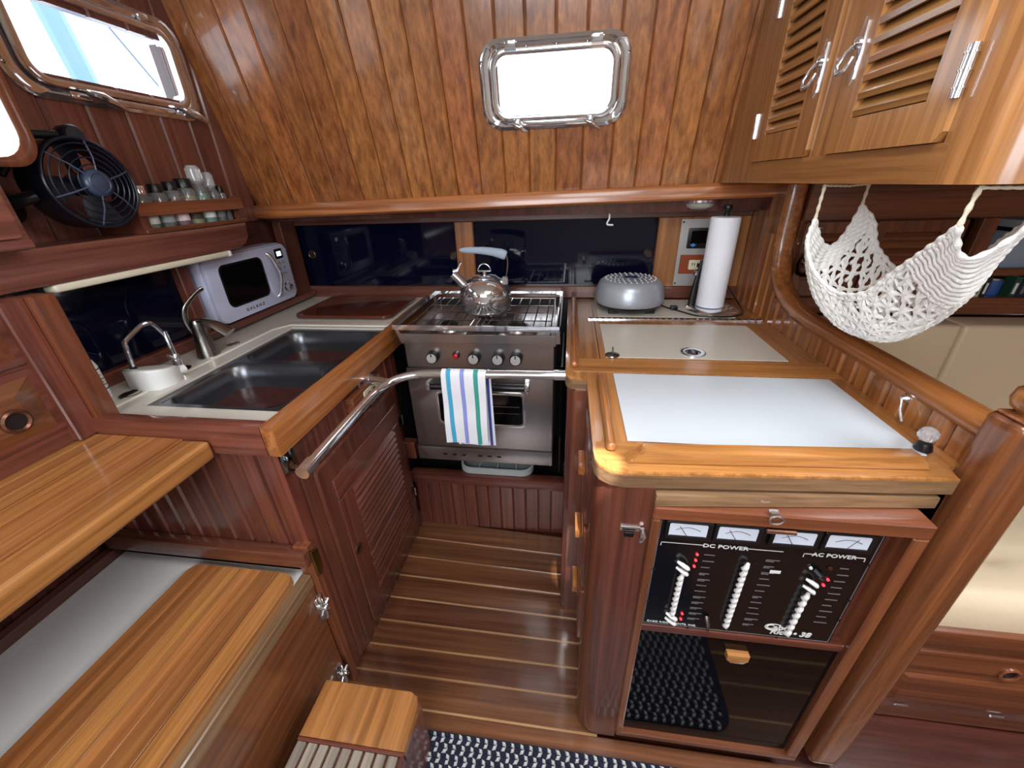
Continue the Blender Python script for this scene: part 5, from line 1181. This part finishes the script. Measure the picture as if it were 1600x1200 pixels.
# settee
t = thing('settee', 'cream vinyl settee with tufted seat on a red-brown base, right of the post', 'settee', (1.4, 1.0, 0))
obj('base', MB().box(0.79, 2.3, 0.74, 1.50, 0.0, 0.38), wood('x', 'mahog', 0.2), t, smooth=0)
obj('top_rail', MB().box(0.79, 2.3, 0.718, 0.76, 0.352, 0.402, 0.008, 2), wood('x', 'mahog', 0.15), t)
obj('apron', MB().box(0.79, 2.3, 0.730, 0.741, 0.0, 0.352), wood('x', 'mahog', 0.2), t, smooth=0)
DS = fr('front', (0, 0.730, 0))
dd = obj('drawer', MB(DS).prism(rr(0.86, 0.060, 1.30, 0.318, 0.02, 3), 0.0, 0.008, 0.003), wood('x', 'mahog', 0.2), t)
a = rr(0.90, 0.100, 1.235, 0.225, 0, 1); b = rr(0.915, 0.112, 1.22, 0.213, 0, 1)
mb = MB(DS); Av = [mb._v((p[0], p[1], 0.0085)) for p in a]; Bv = [mb._v((p[0], p[1], 0.016)) for p in b]
mb.bm.faces.new(Bv); mb.bm.faces.new(Av[::-1])
for i in range(4): mb.bm.faces.new((Av[i], Av[(i+1) % 4], Bv[(i+1) % 4], Bv[i]))
obj('raised_field', mb, wood('x', 'mahog', 0.18), dd, smooth=0)
obj('finger_ring', MB(DS).ring(circ(1.125, 0.262, 0.024, 22), circ(1.125, 0.262, 0.016, 22), 0.008, 0.013, 0.002), wood('x', 'mahog', 0.15), dd)
obj('finger_hole', MB(DS).prism(circ(1.125, 0.262, 0.016, 22), 0.0085, 0.0092), TANK, dd)
for x in (0.93, 1.16): obj('catch', MB(DS).box(x, x+0.035, 0.075, 0.083, 0.008, 0.014, 0.002), CHROME, dd)
# cushions: tufted grid surface
def cushion(x0, x1, y0, y1, z0, z1, tuft, nx=30, ny=22, lean=0):
    P = []
    for i in range(ny+1):
        row = []
        for j in range(nx+1):
            u, v = j/nx, i/ny; x = x0+(x1-x0)*u; y = y0+(y1-y0)*v
            e = min(1, min(u, 1-u)*(x1-x0)/0.04)*min(1, min(v, 1-v)*(y1-y0)/0.05)
            z = z1-0.035*(1-math.sqrt(max(0, 1-(1-e)**2)))
            for (tx, ty) in tuft:
                d = math.hypot(x-tx, y-ty); z -= 0.022*math.exp(-(d/0.035)**2)
            # folds between tufts
            for a in range(len(tuft)):
                for b in range(a+1, len(tuft)):
                    A = Vector(tuft[a]); B = Vector(tuft[b])
                    if (A-B).length > 0.33: continue
                    tt = max(0, min(1, (Vector((x, y))-A).dot(B-A)/(B-A).length_squared)); dist = (Vector((x, y))-(A+(B-A)*tt)).length
                    z -= 0.006*math.exp(-(dist/0.012)**2)
            row.append((x, y, z))
        P.append(row)
    mb = MB(); mb.grid(P)
    V = {}
    b0 = [P[0][j] for j in range(nx+1)]+[P[i][nx] for i in range(1, ny+1)]+[P[ny][j] for j in range(nx-1, -1, -1)]+[P[i][0] for i in range(ny-1, 0, -1)]
    top = [mb._v(p) for p in b0]; bot = [mb._v((p[0], p[1], z0)) for p in b0]
    n = len(b0)
    for i in range(n): mb.bm.faces.new((top[i], bot[i], bot[(i+1) % n], top[(i+1) % n]))
    mb.bm.faces.new(bot)
    bmesh.ops.remove_doubles(mb.bm, verts=mb.bm.verts, dist=0.0002)
    return mb
obj('seat_cushion', cushion(0.80, 2.25, 0.735, 1.40, 0.40, 0.50, [(1.10, 0.89), (1.38, 0.89), (1.66, 0.89), (0.96, 1.12), (1.24, 1.12), (1.52, 1.12), (1.80, 1.12)], 60, 30), VINYL, t, smooth=70)
for (x0, x1) in ((0.76, 1.243), (1.249, 2.25)):
    obj('back_cushion', MB().box(x0, x1, 1.385, 1.49, 0.455, 0.955, 0.014, 3), VINYL, t, smooth=60)
gl = obj('green_pouch', MB().lathe([(0, 0.505), (0.035, 0.508), (0.045, 0.53), (0.035, 0.56), (0.012, 0.575), (0, 0.577)], (1.06, 1.20, 0), 16), simple('green_cloth', (70, 96, 88), 0.9))
bpy.data.objects.remove(gl)

# ================================================================== CROCHET HAMMOCK
near = [(0.503, 0.97, 1.314), (0.479, 0.93, 1.279), (0.481, 0.9, 1.239), (0.494, 0.87, 1.21), (0.512, 0.84, 1.193), (0.518, 0.8, 1.199), (0.522, 0.77, 1.216), (0.519, 0.73, 1.254), (0.512, 0.68, 1.294), (0.502, 0.63, 1.332)]
bot = [(0.561, 0.99, 1.257), (0.532, 0.95, 1.217), (0.538, 0.91, 1.159), (0.563, 0.87, 1.119), (0.586, 0.83, 1.109), (0.6, 0.79, 1.116), (0.611, 0.76, 1.142), (0.605, 0.72, 1.183), (0.577, 0.67, 1.237), (0.542, 0.64, 1.289)]
far = [(0.613, 1.02, 1.335), (0.634, 1.0, 1.306), (0.634, 0.97, 1.264), (0.637, 0.93, 1.239), (0.652, 0.9, 1.217), (0.665, 0.86, 1.219), (0.662, 0.81, 1.241), (0.637, 0.74, 1.274), (0.602, 0.67, 1.317), (0.567, 0.6, 1.351)]
def crv(L):
    S_ = smoothpath(L, 12)
    def f(u):
        k = max(0, min(1, u))*(len(S_)-1); i = min(int(k), len(S_)-2); return S_[i].lerp(S_[i+1], k-i)
    return f
fn, fb, ff = crv(near), crv(bot), crv(far)
def surf(u, v):
    a, b, c = fn(u), fb(u), ff(u)
    # quadratic through the three rails, slightly fuller at the flanks
    q = a*(2*(v-0.5)*(v-1))+b*(-4*v*(v-1))+c*(2*v*(v-0.5))
    return q
t = thing('crochet_hammock', 'white crocheted cotton storage hammock slung under the louvered cabinet', 'hammock', (0.57, 0.8, 1.11))
def rope(mb, pts, r, n=6, bump=0.25, step=0.004):
    P = [Vector(p) for p in pts]; out = []; R = []; d = 0
    for a, b in zip(P, P[1:]):
        L = (b-a).length; m = max(1, int(L/step))
        for i in range(m): out.append(a.lerp(b, i/m)); R.append(r*(1+bump*math.sin((d+L*i/m)/r*1.15)))
        d += L
    out.append(P[-1]); R.append(r)
    mb.tube(out, R, n)
net = MB()
NU, NV = 20, 16
for i in range(NU):
    for j in range(NV):
        u0, u1 = 0.10+0.74*i/NU, 0.10+0.74*(i+1)/NU
        v0, v1 = j/NV, (j+1)/NV
        jit = lambda: random.uniform(-0.006, 0.006)
        if (i+j) % 2 == 0: rope(net, [surf(u0+(u1-u0)*k/3, v0+(v1-v0)*k/3) for k in range(4)], 0.0034, 5, 0.35)
        else: rope(net, [surf(u0+(u1-u0)*k/3, v1-(v1-v0)*k/3) for k in range(4)], 0.0034, 5, 0.35)
        if random.random() < 0.62: rope(net, [surf(u0, v0), surf(u0, (v0+v1)/2), surf(u0, v1)], 0.0032, 5, 0.35)
        if random.random() < (0.25 if i < 8 else 0.6): rope(net, [surf(u0, v0), surf((u0+u1)/2, v0), surf(u1, v0)], 0.0032, 5, 0.35)
obj('net', net, ROPE, t, kind='stuff', smooth=60)
den = MB()
for u in [0.0+0.0155*k for k in range(8)]:
    rope(den, [surf(u, v/16) for v in range(17)], 0.0042, 6, 0.3)
for u in [0.83+0.0155*k for k in range(12)]:
    rope(den, [surf(min(u, 1), v/16) for v in range(17)], 0.0042, 6, 0.3)
obj('solid_ends', den, ROPE, t, kind='stuff', smooth=60)
rm = MB()
for v in (0.0, 0.022, 0.978, 1.0): rope(rm, [surf(k/30, v) for k in range(31)], 0.0040, 6, 0.28)
obj('edge_rows', rm, ROPE, t, kind='stuff', smooth=60)
hk = [(0.503, 0.97, 1.379), (0.613, 1.02, 1.379), (0.511, 0.635, 1.379), (0.571, 0.602, 1.379)]
tips = [fn(0), ff(0), fn(1), ff(1)]
for h, p in zip(hk, tips):
    q = MB(); rope(q, [p, p.lerp(Vector(h), 0.5)+Vector((0, 0, 0.001)), h], 0.0032, 6, 0.25); obj('hanging_cord', q, CORD2, t, smooth=60)
q = MB(); rope(q, [(0.503, 0.97, 1.377), (0.56, 0.99, 1.3745), (0.613, 1.02, 1.377)], 0.0022, 6, 0.2); obj('tie_cord', q, CORD2, t)
q = MB(); rope(q, [(0.511, 0.635, 1.377), (0.60, 0.62, 1.3745), (0.75, 0.62, 1.376)], 0.0022, 6, 0.2); obj('tie_cord', q, CORD2, t)
for h, w_ in zip(hk, ('far left', 'far right', 'near left', 'near right')):
    e = obj('screw_eye', MB().tube([(h[0]+0.004*math.cos(a), h[1], 1.3765+0.004*math.sin(a)) for a in [2*PI*i/10 for i in range(10)]], 0.0011, 5, closed=True), NICKEL)
    tag(e, 'small screw eye under the louvered cabinet holding the '+w_+' hammock cord', 'hook', 'screw eyes for the hammock')
